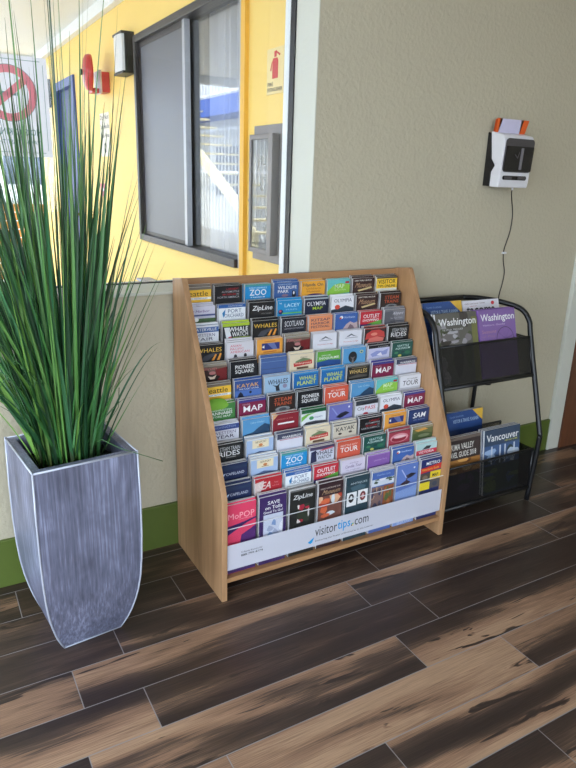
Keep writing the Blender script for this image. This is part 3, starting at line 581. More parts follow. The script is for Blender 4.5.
D['water'] = ('blue and white western', (222, 224, 232), [('r', 0, 6, 104, 24, (50, 90, 160)), ('t', 'WATERVILLE', 4, 9, 96, 19, WH, .0), ('t', 'WESTERN', 14, 28, 90, 39, (80, 70, 120), .0), ('t', 'FAIR', 22, 42, 84, 53, (60, 60, 90), .0)])
D['ww'] = ('lime topped whale watch', (36, 40, 48), [('r', 0, 0, 104, 11, (166, 196, 40)), ('p', [(6, 14), (24, 14), (34, 50), (14, 54)], (220, 224, 230)), ('t', 'WHALE', 24, 14, 98, 30, WH, .05), ('t', 'WATCH', 36, 32, 98, 48, WH, .05), ('p', [(22, 48), (36, 46), (30, 60), (20, 60)], (190, 60, 80)), ('r', 40, 50, 104, 60, (150, 180, 50))])
D['wh'] = ('black and amber whales', (28, 28, 30), [('t', 'WHALES', 6, 11, 98, 26, (240, 190, 60), .0), ('p', [(20, 56), (34, 38), (66, 30), (90, 32), (60, 44), (44, 58)], (66, 70, 80)), ('p', [(60, 56), (74, 34), (80, 36), (70, 56)], (236, 150, 50)), ('p', [(80, 56), (92, 32), (98, 34), (90, 56)], (236, 150, 50))])
D['scot'] = ('charcoal Scotland', (34, 36, 48), [('t', 'SCOTLAND', 12, 10, 94, 30, (224, 224, 230), .0), ('t', 'AND NORTH OF THE BORDER', 12, 36, 92, 41, (170, 170, 180), .0)])
D['kits'] = ('orange harbor festival', (236, 142, 92), [('t', 'KITSAP', 10, 10, 92, 20, (60, 56, 90), .03), ('t', 'HARBOR', 10, 24, 92, 33, (60, 56, 90), .03), ('t', 'FESTIVAL', 10, 37, 92, 46, (60, 56, 90), .03)])
D['blmt'] = ('blue snowy peak', (56, 96, 176), [('t', 'Northwest', 42, 11, 92, 19, (200, 216, 240), .0), ('c', 28, 14, 8, 6, WH), ('c', 24, 17, 5, 4, (220, 70, 40)), ('p', [(36, 60), (52, 42), (70, 32), (88, 40), (104, 34), (104, 64), (36, 64)], (196, 168, 170)), ('p', [(58, 60), (70, 42), (84, 50), (92, 64)], (120, 96, 110))])
D['outlet'] = ('red outlet shopping', (206, 36, 52), [('t', 'OUTLET', 14, 11, 92, 26, WH, .03), ('t', 'SHOPPING', 10, 30, 90, 40, WH, .02, .2), ('p', [(0, 56), (104, 36), (104, 60), (0, 66)], (96, 170, 60)), ('p', [(0, 50), (60, 50), (30, 62), (0, 64)], (30, 40, 110))])
D['cars'] = ('grey script', (120, 120, 128), [('p', [(0, 10), (40, 6), (60, 60), (0, 60)], (90, 90, 100)), ('t', 'Airport', 40, 10, 96, 26, (216, 216, 226), .0, .5), ('t', 'Jets  Boats  Flights', 30, 32, 92, 40, (176, 176, 186), .0), ('r', 30, 46, 100, 50, (70, 70, 76))])
D['asian'] = ('pale grey Asian Pacific', (214, 210, 218), [('t', 'ASIAN', 14, 9, 56, 17, (216, 60, 84), .0), ('t', 'PACIFIC', 14, 20, 66, 28, (216, 60, 84), .0), ('t', 'AMERICAN', 14, 31, 88, 39, (216, 60, 84), .0), ('c', 34, 50, 6, 7, (40, 36, 44)), ('c', 72, 50, 6, 8, (40, 36, 44)), ('c', 34, 58, 12, 6, (60, 50, 90))])
D['orng'] = ('orange picture-framed', (238, 158, 56), [('r', 30, 8, 74, 11, (200, 110, 40)), ('r', 20, 15, 92, 40, (40, 52, 120)), ('p', [(40, 15), (70, 15), (84, 40), (66, 40)], (96, 110, 170)), ('p', [(20, 28), (30, 22), (30, 34)], (230, 230, 230)), ('r', 26, 45, 80, 49, (200, 110, 40))])
D['till'] = ('brown and maroon carved-mask', (112, 92, 80), [('r', 0, 0, 104, 7, (150, 140, 124)), ('p', [(60, 18), (104, 14), (104, 60), (70, 60)], (120, 30, 34)), ('p', [(0, 20), (30, 16), (46, 36), (20, 60), (0, 60)], (56, 34, 32)), ('p', [(20, 44), (50, 34), (80, 44), (66, 60), (34, 60)], (30, 22, 24)), ('p', [(34, 40), (50, 44), (66, 38), (58, 52), (42, 52)], (220, 200, 180)), ('c', 50, 30, 12, 6, (196, 120, 120)), ('t', 'Tillicum', 6, 9, 66, 19, (214, 110, 110), .0, .3)])
D['lodge'] = ('white mountain lodge', (222, 222, 232), [('p', [(30, 24), (46, 16), (54, 12), (64, 18), (80, 24), (64, 22), (54, 18), (44, 23)], (90, 96, 110)), ('r', 26, 27, 84, 29, (120, 120, 130)), ('t', 'Mountain Lodge', 20, 40, 88, 46, (210, 90, 90), .0)])
D['salm'] = ('red fruit photo', (52, 38, 42), [('p', [(4, 44), (10, 20), (34, 8), (70, 7), (94, 18), (100, 40), (60, 34), (30, 40)], (206, 62, 60)), ('p', [(12, 56), (24, 40), (60, 34), (96, 42), (90, 56)], (226, 112, 100)), ('c', 46, 24, 16, 6, (236, 140, 120)), ('r', 0, 0, 104, 4, (150, 60, 50))])
D['rides'] = ('black and white steam rides', (26, 28, 30), [('t', 'STEAM TRAIN', 18, 10, 92, 24, (200, 204, 208), .0), ('t', 'RIDES', 14, 26, 92, 44, (226, 228, 232), .03), ('r', 40, 48, 76, 50, (170, 170, 170))])
D['pion'] = ('black Pioneer Square', (26, 28, 34), [('t', 'PIONEER', 18, 14, 92, 28, WH, .04), ('t', 'SQUARE', 18, 31, 88, 46, WH, .04)])
D['blue'] = ('plain slate blue', (66, 96, 156), [('r', 0, 14, 104, 16, (110, 140, 190)), ('r', 0, 40, 104, 43, (60, 80, 130))])
D['und'] = ('cream red-bannered underground', (226, 208, 176), [('t', 'SEATTLE', 44, 10, 74, 15, (90, 80, 70), .0), ('p', [(24, 26), (56, 14), (88, 22), (88, 30), (24, 34)], (110, 130, 90)), ('p', [(16, 32), (94, 25), (96, 40), (18, 46)], (200, 46, 44)), ('t', 'Underground', 22, 31, 90, 39, (240, 220, 200), .01), ('r', 30, 48, 80, 56, (100, 70, 50))])
D['snoq'] = ('green and blue Snoqualmie', (96, 170, 56), [('t', 'EXPLORE', 20, 14, 60, 19, WH, .0), ('t', 'SNOQUALMIE', 8, 22, 96, 33, WH, .02), ('p', [(0, 40), (50, 34), (104, 38), (104, 66), (0, 66)], (36, 78, 150))])
D['tail'] = ('light blue round-photo', (84, 158, 214), [('c', 44, 36, 20, 22, (34, 36, 44)), ('p', [(40, 60), (42, 44), (32, 34), (44, 38), (56, 34), (48, 44), (50, 60)], (120, 110, 110)), ('c', 84, 18, 8, 6, (226, 220, 90)), ('c', 84, 18, 5, 4, (40, 110, 160))])
D['lilac'] = ('black topped pale photo', (196, 196, 230), [('r', 0, 0, 104, 12, (30, 30, 36)), ('t', 'Cruises', 44, 4, 94, 9, (200, 200, 200), .0), ('p', [(10, 34), (40, 22), (70, 26), (96, 18), (90, 40), (20, 46)], (140, 150, 210)), ('p', [(40, 40), (60, 30), (70, 46)], (230, 226, 240))])
D['aqua'] = ('deep green aquarium', (26, 82, 74), [('t', 'SEATTLE', 24, 10, 84, 18, (190, 220, 216), .01), ('t', 'AQUARIUM', 16, 21, 90, 30, (200, 226, 222), .02), ('c', 22, 42, 10, 5, (60, 130, 90)), ('c', 78, 44, 14, 7, (40, 110, 80)), ('c', 40, 54, 9, 5, (200, 200, 90)), ('c', 54, 40, 9, 4, (20, 60, 60))])
D['kay'] = ('blue Kayak', (44, 78, 150), [('t', 'KAYAK', 8, 12, 92, 26, (240, 170, 60), .0), ('t', 'THE PUGET SOUND', 16, 29, 92, 34, WH, .0), ('r', 0, 36, 104, 62, (70, 110, 190)), ('p', [(10, 62), (14, 48), (22, 40), (30, 48), (36, 62)], (20, 26, 50)), ('c', 60, 45, 5, 5, (20, 26, 50))])
D['whlb'] = ('light blue whales', (150, 184, 216), [('t', 'WHALES', 12, 12, 94, 30, (40, 44, 60), .01), ('p', [(46, 56), (44, 40), (30, 32), (50, 36), (62, 26), (58, 40), (62, 56)], (30, 34, 46)), ('c', 82, 40, 9, 8, (140, 130, 160))])
D['plane'] = ('blue and yellow whale', (22, 104, 180), [('r', 0, 0, 104, 6, (60, 140, 200)), ('t', 'WHALE', 22, 14, 94, 29, (206, 220, 60), .05), ('t', 'PLANET', 14, 32, 94, 47, (206, 220, 60), .05)])
D['whdk'] = ('dark whales with yellow letters', (36, 34, 34), [('r', 0, 0, 104, 5, (110, 110, 112)), ('t', 'WHALES', 10, 16, 92, 32, (226, 190, 110), .0), ('p', [(10, 44), (50, 36), (94, 42), (94, 48), (10, 50)], (80, 76, 70)), ('r', 20, 9, 86, 11, (150, 130, 90))])
D['rmap'] = ('maroon and violet map', (130, 26, 66), [('r', 0, 0, 104, 9, (58, 60, 140)), ('t', 'TACOMA', 14, 14, 44, 19, (220, 180, 200), .0), ('t', 'MAP', 18, 22, 92, 44, WH, .07)])
D['warb'] = ('slate and white warbirds', (212, 212, 226), [('r', 0, 0, 104, 20, (66, 72, 96)), ('t', 'WARBIRDS', 18, 10, 96, 18, WH, .02), ('r', 10, 22, 104, 24, (180, 40, 60))])
D['cann'] = ('green store map', (60, 128, 60), [('c', 40, 6, 40, 16, (120, 180, 50)), ('t', 'WASHINGTON', 10, 20, 92, 26, (220, 236, 216), .02), ('t', 'CANNABIS', 4, 28, 94, 39, WH, .04), ('t', 'STORE MAP', 14, 42, 88, 49, (220, 236, 216), .03)])
D['rtour'] = ('orange-red mountain tour', (222, 84, 58), [('t', 'MT. RAINIER', 26, 12, 88, 18, (240, 210, 200), .02), ('t', 'TOUR', 12, 22, 92, 42, WH, .05)])
D['lake'] = ('blue mountain lake', (80, 150, 204), [('p', [(0, 56), (40, 48), (60, 34), (84, 22), (104, 30), (104, 66), (0, 66)], (34, 66, 100)), ('t', 'Lake Chelan', 30, 10, 82, 17, (170, 206, 226), .0)])
D['wtour'] = ('white serif tour', (222, 222, 230), [('t', 'MT. RAINIER', 34, 11, 86, 16, (60, 60, 70), .0), ('t', 'TOUR', 14, 20, 92, 40, (44, 44, 54), .0, .1), ('r', 0, 48, 104, 60, (190, 190, 200))])
D['west'] = ('indigo banded western year', (208, 208, 222), [('r', 0, 4, 104, 22, (50, 70, 140)), ('t', 'WASHINGTON', 6, 8, 92, 16, (150, 170, 210), .0), ('t', 'WESTERN', 10, 26, 92, 37, (90, 80, 120), .0), ('t', 'YEAR', 18, 40, 86, 52, (60, 56, 90), .02)])
D['maroon'] = ('maroon white-barred', (140, 30, 44), [('t', 'CASINO & SPA', 14, 16, 80, 21, (206, 130, 120), .0), ('r', 20, 32, 86, 38, WH), ('p', [(0, 0), (20, 0), (0, 20)], (226, 170, 120))])
D['grn'] = ('green and white logo', (222, 226, 232), [('r', 0, 0, 104, 14, (24, 92, 52)), ('p', [(0, 26), (24, 16), (60, 14), (30, 22), (0, 44)], (110, 180, 60)), ('c', 42, 34, 10, 7, (60, 150, 90)), ('t', 'COUNTY', 54, 30, 90, 36, (90, 100, 160), .01), ('p', [(0, 62), (20, 48), (60, 46), (104, 50), (104, 66), (0, 66)], (60, 60, 70))])
D['orca'] = ('lilac-blue orca', (108, 112, 190), [('p', [(30, 48), (52, 34), (74, 30), (92, 38), (74, 46), (50, 54)], (26, 28, 50)), ('c', 88, 14, 4, 4, WH), ('p', [(10, 10), (16, 10), (40, 40), (34, 40)], (140, 150, 214))])
D['city'] = ('black and white city pass', (218, 218, 228), [('r', 0, 0, 104, 18, (50, 56, 66)), ('p', [(10, 18), (40, 8), (60, 12), (90, 6), (104, 18)], (30, 34, 40)), ('t', 'City', 8, 24, 42, 42, (60, 60, 70), .0), ('t', 'PASS', 44, 24, 92, 39, (216, 60, 84), .03), ('c', 48, 54, 12, 6, (190, 40, 60))])
D['newp'] = ('cream and light blue crest', (158, 184, 222), [('r', 0, 0, 104, 4, (214, 214, 214)), ('r', 22, 6, 86, 36, (232, 216, 180)), ('t', 'NEWPORT', 34, 10, 76, 18, (90, 70, 60), .0), ('c', 54, 25, 8, 5, (206, 120, 60)), ('r', 40, 30, 68, 32, (150, 110, 80)), ('p', [(0, 62), (50, 48), (104, 58), (104, 68), (0, 68)], (70, 90, 130))])
D['kayt'] = ('tan Kayak', (206, 196, 176), [('r', 0, 5, 104, 9, (60, 60, 66)), ('t', 'KAYAK', 12, 16, 94, 32, (44, 42, 50), .03), ('c', 30, 42, 8, 4, (60, 50, 46)), ('c', 76, 40, 8, 4, (60, 50, 46))])
D['sam'] = ('navy SAM', (30, 52, 108), [('t', 'SAM', 22, 15, 88, 37, WH, .06, .2), ('t', 'ART  MUSEUM', 26, 43, 84, 47, (150, 170, 210), .0)])
D['cope'] = ('navy Capeland', (28, 40, 84), [('t', 'CAPELAND', 26, 30, 92, 40, (206, 214, 236), .0, .1), ('p', [(8, 42), (16, 32), (24, 30), (16, 42)], (180, 200, 230)), ('p', [(0, 8), (30, 4), (70, 10), (104, 6), (104, 18), (0, 20)], (36, 54, 88))])
D['ww2'] = ('plum topped whale watch', (200, 204, 220), [('r', 0, 0, 104, 12, (74, 62, 96)), ('p', [(6, 18), (26, 12), (30, 56), (4, 60)], (40, 46, 80)), ('t', 'WHALE', 16, 18, 98, 34, (34, 36, 60), .05), ('t', 'WATCH', 34, 37, 90, 51, (34, 36, 60), .05), ('p', [(40, 14), (96, 8), (98, 14), (50, 18)], (200, 70, 90))])
D['ctour'] = ('orange-red city tour', (216, 84, 60), [('t', 'SEATTLE CITY', 14, 14, 90, 20, (240, 220, 210), .02), ('t', 'TOUR', 14, 24, 92, 44, WH, .05)])
D['gem'] = ('pink and red geode', (170, 50, 70), [('c', 52, 30, 44, 18, (220, 140, 150)), ('c', 50, 34, 36, 12, (150, 30, 50)), ('c', 54, 26, 30, 6, (236, 190, 196)), ('r', 0, 0, 104, 5, (120, 60, 70))])
D['olive'] = ('olive green landscape', (96, 104, 60), [('r', 0, 0, 104, 10, (150, 140, 110)), ('p', [(10, 14), (60, 8), (80, 16), (30, 22)], (216, 150, 60)), ('p', [(0, 30), (40, 24), (104, 34), (104, 60), (0, 60)], (66, 84, 44)), ('c', 60, 40, 30, 7, (110, 120, 84))])
D['sea'] = ('red SEA', (190, 34, 44), [('p', [(0, 14), (34, 8), (20, 60), (0, 60)], (214, 190, 186)), ('t', 'SEA', 8, 14, 60, 42, (226, 206, 200), .04, .3), ('t', 'Tour', 74, 20, 90, 25, (226, 170, 170), .0), ('t', 'Book Today', 66, 32, 94, 36, (226, 170, 170), .0)])
D['cand'] = ('pale lilac candle tour', (212, 202, 224), [('t', 'come visit our', 34, 12, 74, 17, (110, 80, 130), .0), ('t', 'Candle Tour', 16, 22, 90, 33, (96, 66, 130), .0, .2), ('t', 'free samples daily', 20, 40, 84, 45, (110, 80, 130), .0)])
D['purp'] = ('violet', (134, 86, 170), [('t', 'Lavender Farm', 30, 22, 90, 30, (180, 150, 206), .0), ('r', 0, 0, 104, 5, (170, 140, 200))])
D['vic'] = ('teal and red Victoria', (170, 206, 208), [('r', 0, 28, 104, 48, (212, 44, 70)), ('t', 'VICTORIA', 12, 32, 90, 43, WH, .03), ('p', [(28, 26), (50, 12), (74, 14), (66, 26)], (44, 50, 56)), ('r', 0, 48, 104, 60, (220, 220, 226))])
# tall covers of the bottom row
D['pop'] = ('tall hot pink', (236, 56, 96), [('t', 'MoPOP', 2, 32, 98, 54, (252, 170, 180), .0), ('p', [(0, 78), (60, 70), (104, 60), (104, 74), (40, 112), (0, 116)], (60, 36, 96)), ('p', [(0, 110), (70, 76), (104, 66), (104, 90), (50, 150), (0, 170)], (240, 60, 100)), ('p', [(50, 118), (104, 92), (104, 200), (40, 200)], (84, 40, 110)), ('p', [(0, 236), (60, 220), (104, 236), (104, 262), (0, 270)], (60, 36, 96)), ('t', 'MUSEUM OF POP CULTURE', 40, 56, 90, 59, (252, 190, 196), .0)])
D['toll'] = ('tall purple Save on Tolls', (58, 36, 96), [('t', 'SAVE', 32, 18, 78, 31, WH, .05), ('t', 'on Tolls', 22, 36, 88, 49, WH, .05), ('t', 'Good To Go!', 16, 54, 90, 63, WH, .03)]+photo(16, 68, 92, 182, [(200, 206, 226), (160, 170, 200), (224, 226, 236), (120, 150, 200)], 5))
D['zipb'] = ('tall black zip line', (34, 36, 34), [('r', 0, 0, 104, 6, (110, 110, 110)), ('t', 'ZipLine', 12, 20, 92, 42, (226, 226, 226), .02, .2)]+photo(30, 60, 80, 130, [(44, 52, 40), (190, 40, 60), (170, 34, 54), (216, 210, 206)], 8))
D['musb'] = ('tall brown glass art museum', (52, 30, 36), [('t', 'CHIHULY GARDEN AND GLASS', 8, 18, 92, 23, (210, 190, 180), .01), ('t', 'Museum', 14, 27, 92, 44, (190, 150, 110), .0, .6)]+photo(2, 50, 102, 150, [(120, 70, 60), (222, 96, 56), (206, 216, 226), (190, 60, 40), (226, 170, 130)], 3))
D['ant'] = ('tall dark teal antiques', (36, 62, 74), [('t', 'ANTIQUES', 20, 24, 94, 33, (196, 210, 216), .0), ('p', [(20, 42), (60, 36), (90, 44), (84, 56), (30, 58)], (66, 96, 110)), ('r', 6, 62, 50, 118, WH), ('r', 56, 60, 100, 116, WH), ('c', 26, 86, 12, 18, BK), ('c', 26, 84, 5, 8, WH), ('c', 78, 86, 13, 19, (120, 40, 44)), ('c', 78, 86, 6, 10, (226, 170, 170))])
D['mult'] = ('tall blue-headed photo collage', (66, 100, 180), [('t', 'Waterfront Guide', 20, 14, 84, 22, (150, 180, 226), .0, .2), ('r', 0, 0, 104, 6, (170, 170, 180))]+photo(0, 34, 104, 62, [(206, 214, 226), (80, 100, 80), (60, 80, 60), (226, 226, 236)], 4)+photo(0, 66, 52, 150, [(130, 100, 96), (80, 70, 90), (190, 150, 120), (60, 60, 90)], 6)+photo(54, 66, 104, 150, [(150, 80, 46), (90, 110, 60), (190, 110, 60)], 7))
D['bipl'] = ('tall blue seaplane', (92, 122, 200), [('p', [(0, 110), (104, 96), (104, 260), (0, 260)], (130, 160, 220)), ('p', [(40, 50), (70, 40), (96, 46), (80, 56), (60, 62)], (40, 36, 50)), ('p', [(20, 80), (50, 66), (70, 78), (44, 92)], (60, 40, 50)), ('p', [(54, 44), (60, 44), (44, 92), (38, 92)], (70, 60, 80)), ('c', 84, 20, 4, 4, WH), ('p', [(20, 20), (24, 18), (50, 56), (46, 58)], (180, 190, 236)), ('t', 'SEAPLANES', 20, 244, 90, 256, (200, 210, 240), .02)])
D['metro'] = ('tall red and yellow grid', (34, 48, 110), [('t', 'METRO', 26, 12, 96, 26, WH, .03), ('p', [(0, 36), (104, 26), (104, 50), (0, 58)], (216, 46, 40)), ('t', 'Attractions Guide', 6, 37, 92, 48, (250, 190, 60), .0), ('r', 50, 56, 104, 92, (244, 210, 30)), ('r', 0, 60, 48, 96, (80, 70, 60)), ('r', 0, 98, 52, 132, (244, 214, 30)), ('r', 54, 94, 104, 130, (90, 84, 84)), ('c', 24, 78, 14, 10, (130, 110, 90)), ('c', 78, 112, 14, 10, (60, 70, 90)), ('t', 'MAP', 62, 66, 92, 80, (60, 60, 40), .02)])
GRID = [
 'seattle auto zoo wild hands gmap mus visit',
 'harb port zip lacey olymap oly mus steam',
 'water ww wh scot kits blmt outlet cars',
 'wh asian orng till lodge lodge salm rides',
 'till pion blue und snoq tail lilac aqua',
 'seattle kay whlb plane plane whdk rmap warb',
 'cann rmap steam pion rtour lake gmap wtour',
 'west lake maroon grn orca city oly rmap',
 'rides newp warb und kayt auto orng sam',
 'cope newp zoo ww2 ctour aqua gem olive',
 'cope sea port outlet cand purp blmt vic',
 'pop toll zipb musb ant mult bipl metro']
ORD = ['top', 'second', 'third', 'fourth', 'fifth', 'sixth', 'seventh', 'eighth', 'ninth', 'tenth', 'eleventh', 'bottom']
THICK = {(4, 2): 3, (3, 3): 3}
proto = {}; rb = random.Random(5)
def brochure(key, tall):
    """one mesh per design; first use builds it, later uses copy the object"""
    if key not in proto:
        ds, base, els = D[key]
        k = cover(base, els, .258 if tall else BH); o = k.build('brochure', recalc=False); proto[key] = o; return o
    o = proto[key].copy(); C.objects.link(o)
    for q in ('label', 'category', 'group'):
        if q in o: del o[q]
    return o
for r, line in enumerate(GRID):
    keys = line.split(); y = ROWY[r]; tall = r == 11; zb = .0835 if tall else ROWT[r]-BH
    for c, kx in enumerate(keys):
        ds = D[kx][0]; x = XI0+PITCHX*(c+.5)-.005+.010*r/11+rb.uniform(-.0012, .0012)
        nb = ' '.join([q for q in D[keys[c-1]][0].split() if q != 'tall'][-3:])
        side = ('beside the left oak panel' if c == 0 else 'right of the %s one' % nb)
        lab = '%s brochure, %s row, %s' % (ds, ORD[r], side)
        hf = rb.uniform(0, .005)
        for s in range(3):
            o = brochure(kx, tall); jit = 0 if s == 0 else rb.uniform(-.001, .001)
            o.location = (x+jit, y+.0004+s*(.0086 if r < 11 else .0078), zb+(0 if s == 0 else rb.uniform(0, .004+.003*s)) * (1 if not tall else 1))
            o.rotation_euler = (0, rb.uniform(-.008, .008) if s else 0, 0)
            # bottoms stay on the tier ledge
            o.location.z = zb; o.scale = (1, 1, 1+(0 if s == 0 else (hf+rb.uniform(-.002, .006))/BH)) if True else o.scale
            if s == 0: tag(o, lab, 'brochure', 'front brochures of the oak rack')
            else: tag(o, 'stacked copy behind the front %s brochure, %s row' % (ds, ORD[r]), 'brochure', 'copies behind the front %s brochure, %s row' % (ds, ORD[r]))

# ------------------------------------------------------------ black magazine rack
BX0, BX1 = 1.748, 2.286
t = empty('magazine_rack', (2.02, 1.9, 0), 'black tubular wire magazine rack with two mesh shelves beside the oak rack', 'magazine rack')
def arc(ps, n_=8):
    """Catmull-Rom through points"""
    ps = [Vector(p) for p in ps]; q = [ps[0]]+ps+[ps[-1]]; out = []
    for i in range(1, len(q)-2):
        for j in range(n_):
            s = j/n_; a, b, c, d = q[i-1:i+3]
            out.append(.5*((2*b)+(c-a)*s+(2*a-5*b+4*c-d)*s*s+(3*b-a-3*c+d)*s**3))
    return out+[ps[-1]]
front = lambda x, xi: [(x, 1.738, .008), (x, 1.722, .30), (x, 1.732, .36), (x, 1.845, .735), (x, 1.868, .81), (x+xi*.012, 1.91, .855), (x+xi*.05, 1.98, .874), (x+xi*.12, 2.05, .885), (x+xi*.2, 2.078, .889)]
for x, xi in ((BX0, .15), (BX1, -1)):
    k = MB(); k.tube(arc(front(x, xi), 6), .0115, M_tube, 12); k.build('side_tube', t)
k = MB(); k.tube([(BX0+.03, 2.08, .889), (BX1-.19, 2.08, .889)], .0115, M_tube, 12); k.build('top_bar', t)
for x in (BX0+.03, 2.243):
    k = MB(); k.tube(arc([(x, 2.085, .008), (x, 2.09, .3), (x, 2.07, .58), (x, 1.97, .62), (x, 1.90, .615)], 5), .0095, M_tube, 10); k.build('back_leg', t)
k = MB(); k.tube([(2.262, 2.035, .475), (2.262, 2.035, .53)], .02, M_tube, 12); k.build('knob', t)
def basket(y0, z0, y1, z1, depth, nm):
    """front mesh from lower front (y0,z0) to upper front (y1,z1), bottom and back going away"""
    b = MB(); xa, xb = BX0+.0125, BX1-.0125
    yb0, yb1 = y0+depth, y1+depth
    b.face([(xa, y0, z0), (xb, y0, z0), (xb, y1, z1), (xa, y1, z1)], M_mesh); b.face([(xa, yb0, z0), (xb, yb0, z0), (xb, yb1, z1+.06), (xa, yb1, z1+.06)], M_mesh)
    b.face([(xa, y0, z0), (xb, y0, z0), (xb, yb0, z0), (xa, yb0, z0)], M_mesh)
    for xx in (xa, xb): b.face([(xx, y0, z0), (xx, yb0, z0), (xx, yb1, z1), (xx, y1, z1)], M_mesh)
    mo = b.build('mesh_shelf', t, recalc=False)
    k = MB()
    k.tube([(xa, y1, z1), (xb, y1, z1)], .005, M_tube, 8); k.tube([(xa, y0, z0), (xb, y0, z0)], .009, M_tube, 8); k.tube([(xa, yb0, z0), (xb, yb0, z0)], .006, M_tube, 8); k.tube([(xa, yb1, z1+.06), (xb, yb1, z1+.06)], .005, M_tube, 8)
    for xx in (xa, xb): k.tube([(xx, y0, z0), (xx, yb0, z0)], .005, M_tube, 8); k.tube([(xx, yb0, z0), (xx, yb1, z1+.06)], .005, M_tube, 8); k.tube([(xx, y0, z0), (xx, y1, z1)], .005, M_tube, 8)
    k.build('rim_wire', mo)
def ledge(y0, y1, z, nm):
    k = MB(); xa, xb = BX0+.0125, BX1-.0125
    k.face([(xa, y0, z), (xb, y0, z), (xb, y1, z), (xa, y1, z)], M_mesh)
    for yy in (y0, y1): k.tube([(xa, yy, z-.004), (xb, yy, z-.004)], .0035, M_tube, 8)
    k.build('rear_ledge', t, recalc=False)
ledge(1.885, 1.94, .633, 'a'); ledge(1.85, 1.90, .163, 'b')
basket(1.80, .585, 1.845, .745, .165, 'upper'); basket(1.735, .075, 1.735, .262, .20, 'lower')
# magazines (210 wide), leaning back slightly
def mag(base, els, h, w_mm, th, edge=None): return cover(base, els, h, th, w_mm, edge)
COV = {}
COV['trees'] = mag((96, 92, 86), photo(0, 0, 222, 290, [(92, 88, 82), (70, 78, 48), (130, 124, 128), (60, 54, 50), (150, 146, 150)], 12)+photo(20, 60, 190, 130, [(92, 88, 82), (150, 146, 152), (70, 78, 48), (120, 112, 118), (50, 46, 42)], 31)+photo(30, 70, 120, 110, [(104, 98, 96), (168, 164, 170), (60, 66, 44)], 32)+[('r', 190, 20, 222, 290, (112, 112, 60)), ('t', 'Washington', 14, 20, 214, 58, WH, .02), ('t', 'THE OFFICIAL STATE GUIDE', 30, 62, 140, 69, (210, 210, 210), .0)], .285, 222, .009)
COV['wheel'] = mag((128, 92, 160), [('t', 'Washington', 12, 18, 208, 56, WH, .02), ('t', 'Visitors Guide', 20, 60, 150, 68, (200, 180, 220), .0), ('t', 'Seasons', 14, 84, 96, 98, (180, 130, 140), .0), ('t', 'of Play', 14, 106, 90, 118, (150, 110, 140), .0)]+[('p', [(146+52*math.cos(a)*q, 128-52*math.sin(a)*q) for a, q in ((b, 1), (b+.2, 1), (b+.2, .95), (b, .95))], (60, 40, 80)) for b in [i*.2 for i in range(32)]]+[('p', [(146, 127), (146, 129), (146+50*math.cos(a), 129-50*math.sin(a)), (146+50*math.cos(a), 127.4-50*math.sin(a))], (84, 56, 110)) for a in (.3, 1., 1.8, 2.5)], .285, 214, .009, flat((150, 110, 190), .5))
COV['tacoma'] = mag((226, 222, 230), [('t', 'south sound travel + events', 12, 10, 130, 16, (120, 60, 60), .0), ('c', 176, 16, 10, 8, (220, 40, 50)), ('t', 'tacoma', 20, 26, 190, 64, (30, 30, 34), .08), ('t', 'regional', 40, 22, 80, 27, (200, 50, 60), .0)], .27, 214, .008)
COV['plan'] = mag((40, 74, 140), [('p', [(150, 0), (214, 0), (214, 56), (196, 40)], (228, 176, 50)), ('t', 'Seattle Southside', 20, 16, 100, 24, (130, 160, 210), .0), ('t', 'VISITOR & TRAVEL PLANNER', 40, 34, 190, 50, (170, 196, 230), .03), ('r', 0, 80, 214, 130, (30, 54, 110))], .27, 214, .02)
COV['valley'] = mag((58, 46, 44), [('r', 0, 0, 214, 14, (110, 96, 86)), ('t', 'YAKIMA VALLEY', 20, 30, 176, 56, (232, 228, 220), .02), ('t', 'TRAVEL GUIDE 2018', 20, 64, 190, 88, (232, 228, 220), .02)]+photo(10, 98, 214, 160, [(170, 110, 50), (226, 160, 80), (120, 70, 36), (240, 190, 120)], 14)+photo(0, 162, 214, 280, [(50, 44, 60), (80, 60, 90), (40, 60, 50)], 15), .29, 214, .009)
COV['vanc'] = mag((52, 70, 96), [('t', 'Vancouver', 12, 22, 206, 54, WH, .02), ('t', "VISITORS' GUIDE", 120, 58, 200, 64, (226, 220, 60), .01)]+photo(0, 72, 214, 160, [(60, 90, 140), (150, 180, 220), (40, 60, 60), (190, 206, 226)], 17)+[('r', q, 76, q+8, 156, (206, 214, 226)) for q in (40, 90, 120, 176)]+photo(0, 162, 214, 280, [(40, 60, 50), (90, 110, 50), (60, 80, 120)], 18), .29, 214, .009)
def place(key, x, y, z, lean, label, n_=1, dy=.0105):
    k = COV[key]
    for i in range(n_):
        if not isinstance(k, bpy.types.Object): o = k.build('magazine', recalc=False); COV[key] = k = o
        else:
            o = k.copy(); C.objects.link(o)
            for q in ('label', 'category', 'group'):
                if q in o: del o[q]
        o.location = (x-(.004*i), y+dy*i, z); o.rotation_euler = (-lean, 0, 0)
        tag(o, label if i == 0 else 'further copy stacked behind the '+label.split(' in ')[0].split(' on ')[0], 'magazine', 'magazines in the black rack' if i == 0 else 'copies behind the '+label.split(' magazine')[0]+' magazine, '+('upper' if z > .4 else 'lower'))
LU = .276
place('trees', 1.868, 1.812, .596, .275, 'grey forest cover Washington magazine in the upper mesh shelf', 2)
place('wheel', 2.098, 1.812, .596, .275, 'purple Washington magazine with ferris wheel in the upper mesh shelf', 3)
place('plan', 1.879, 1.905, .640, .3, 'blue travel planner magazine with yellow corner in the upper mesh shelf', 1)
place('tacoma', 2.10, 1.905, .635, .3, 'white tacoma magazine behind the purple one in the upper mesh shelf', 1)
place('valley', 1.872, 1.744, .086, .12, 'dark valley guide magazine with orange photo in the lower mesh shelf', 2)
place('vanc', 2.11, 1.744, .086, .12, 'blue Vancouver magazine in the lower mesh shelf', 3)
place('plan', 1.985, 1.86, .165, .10, 'blue travel planner magazine behind the valley guide in the lower mesh shelf', 1)

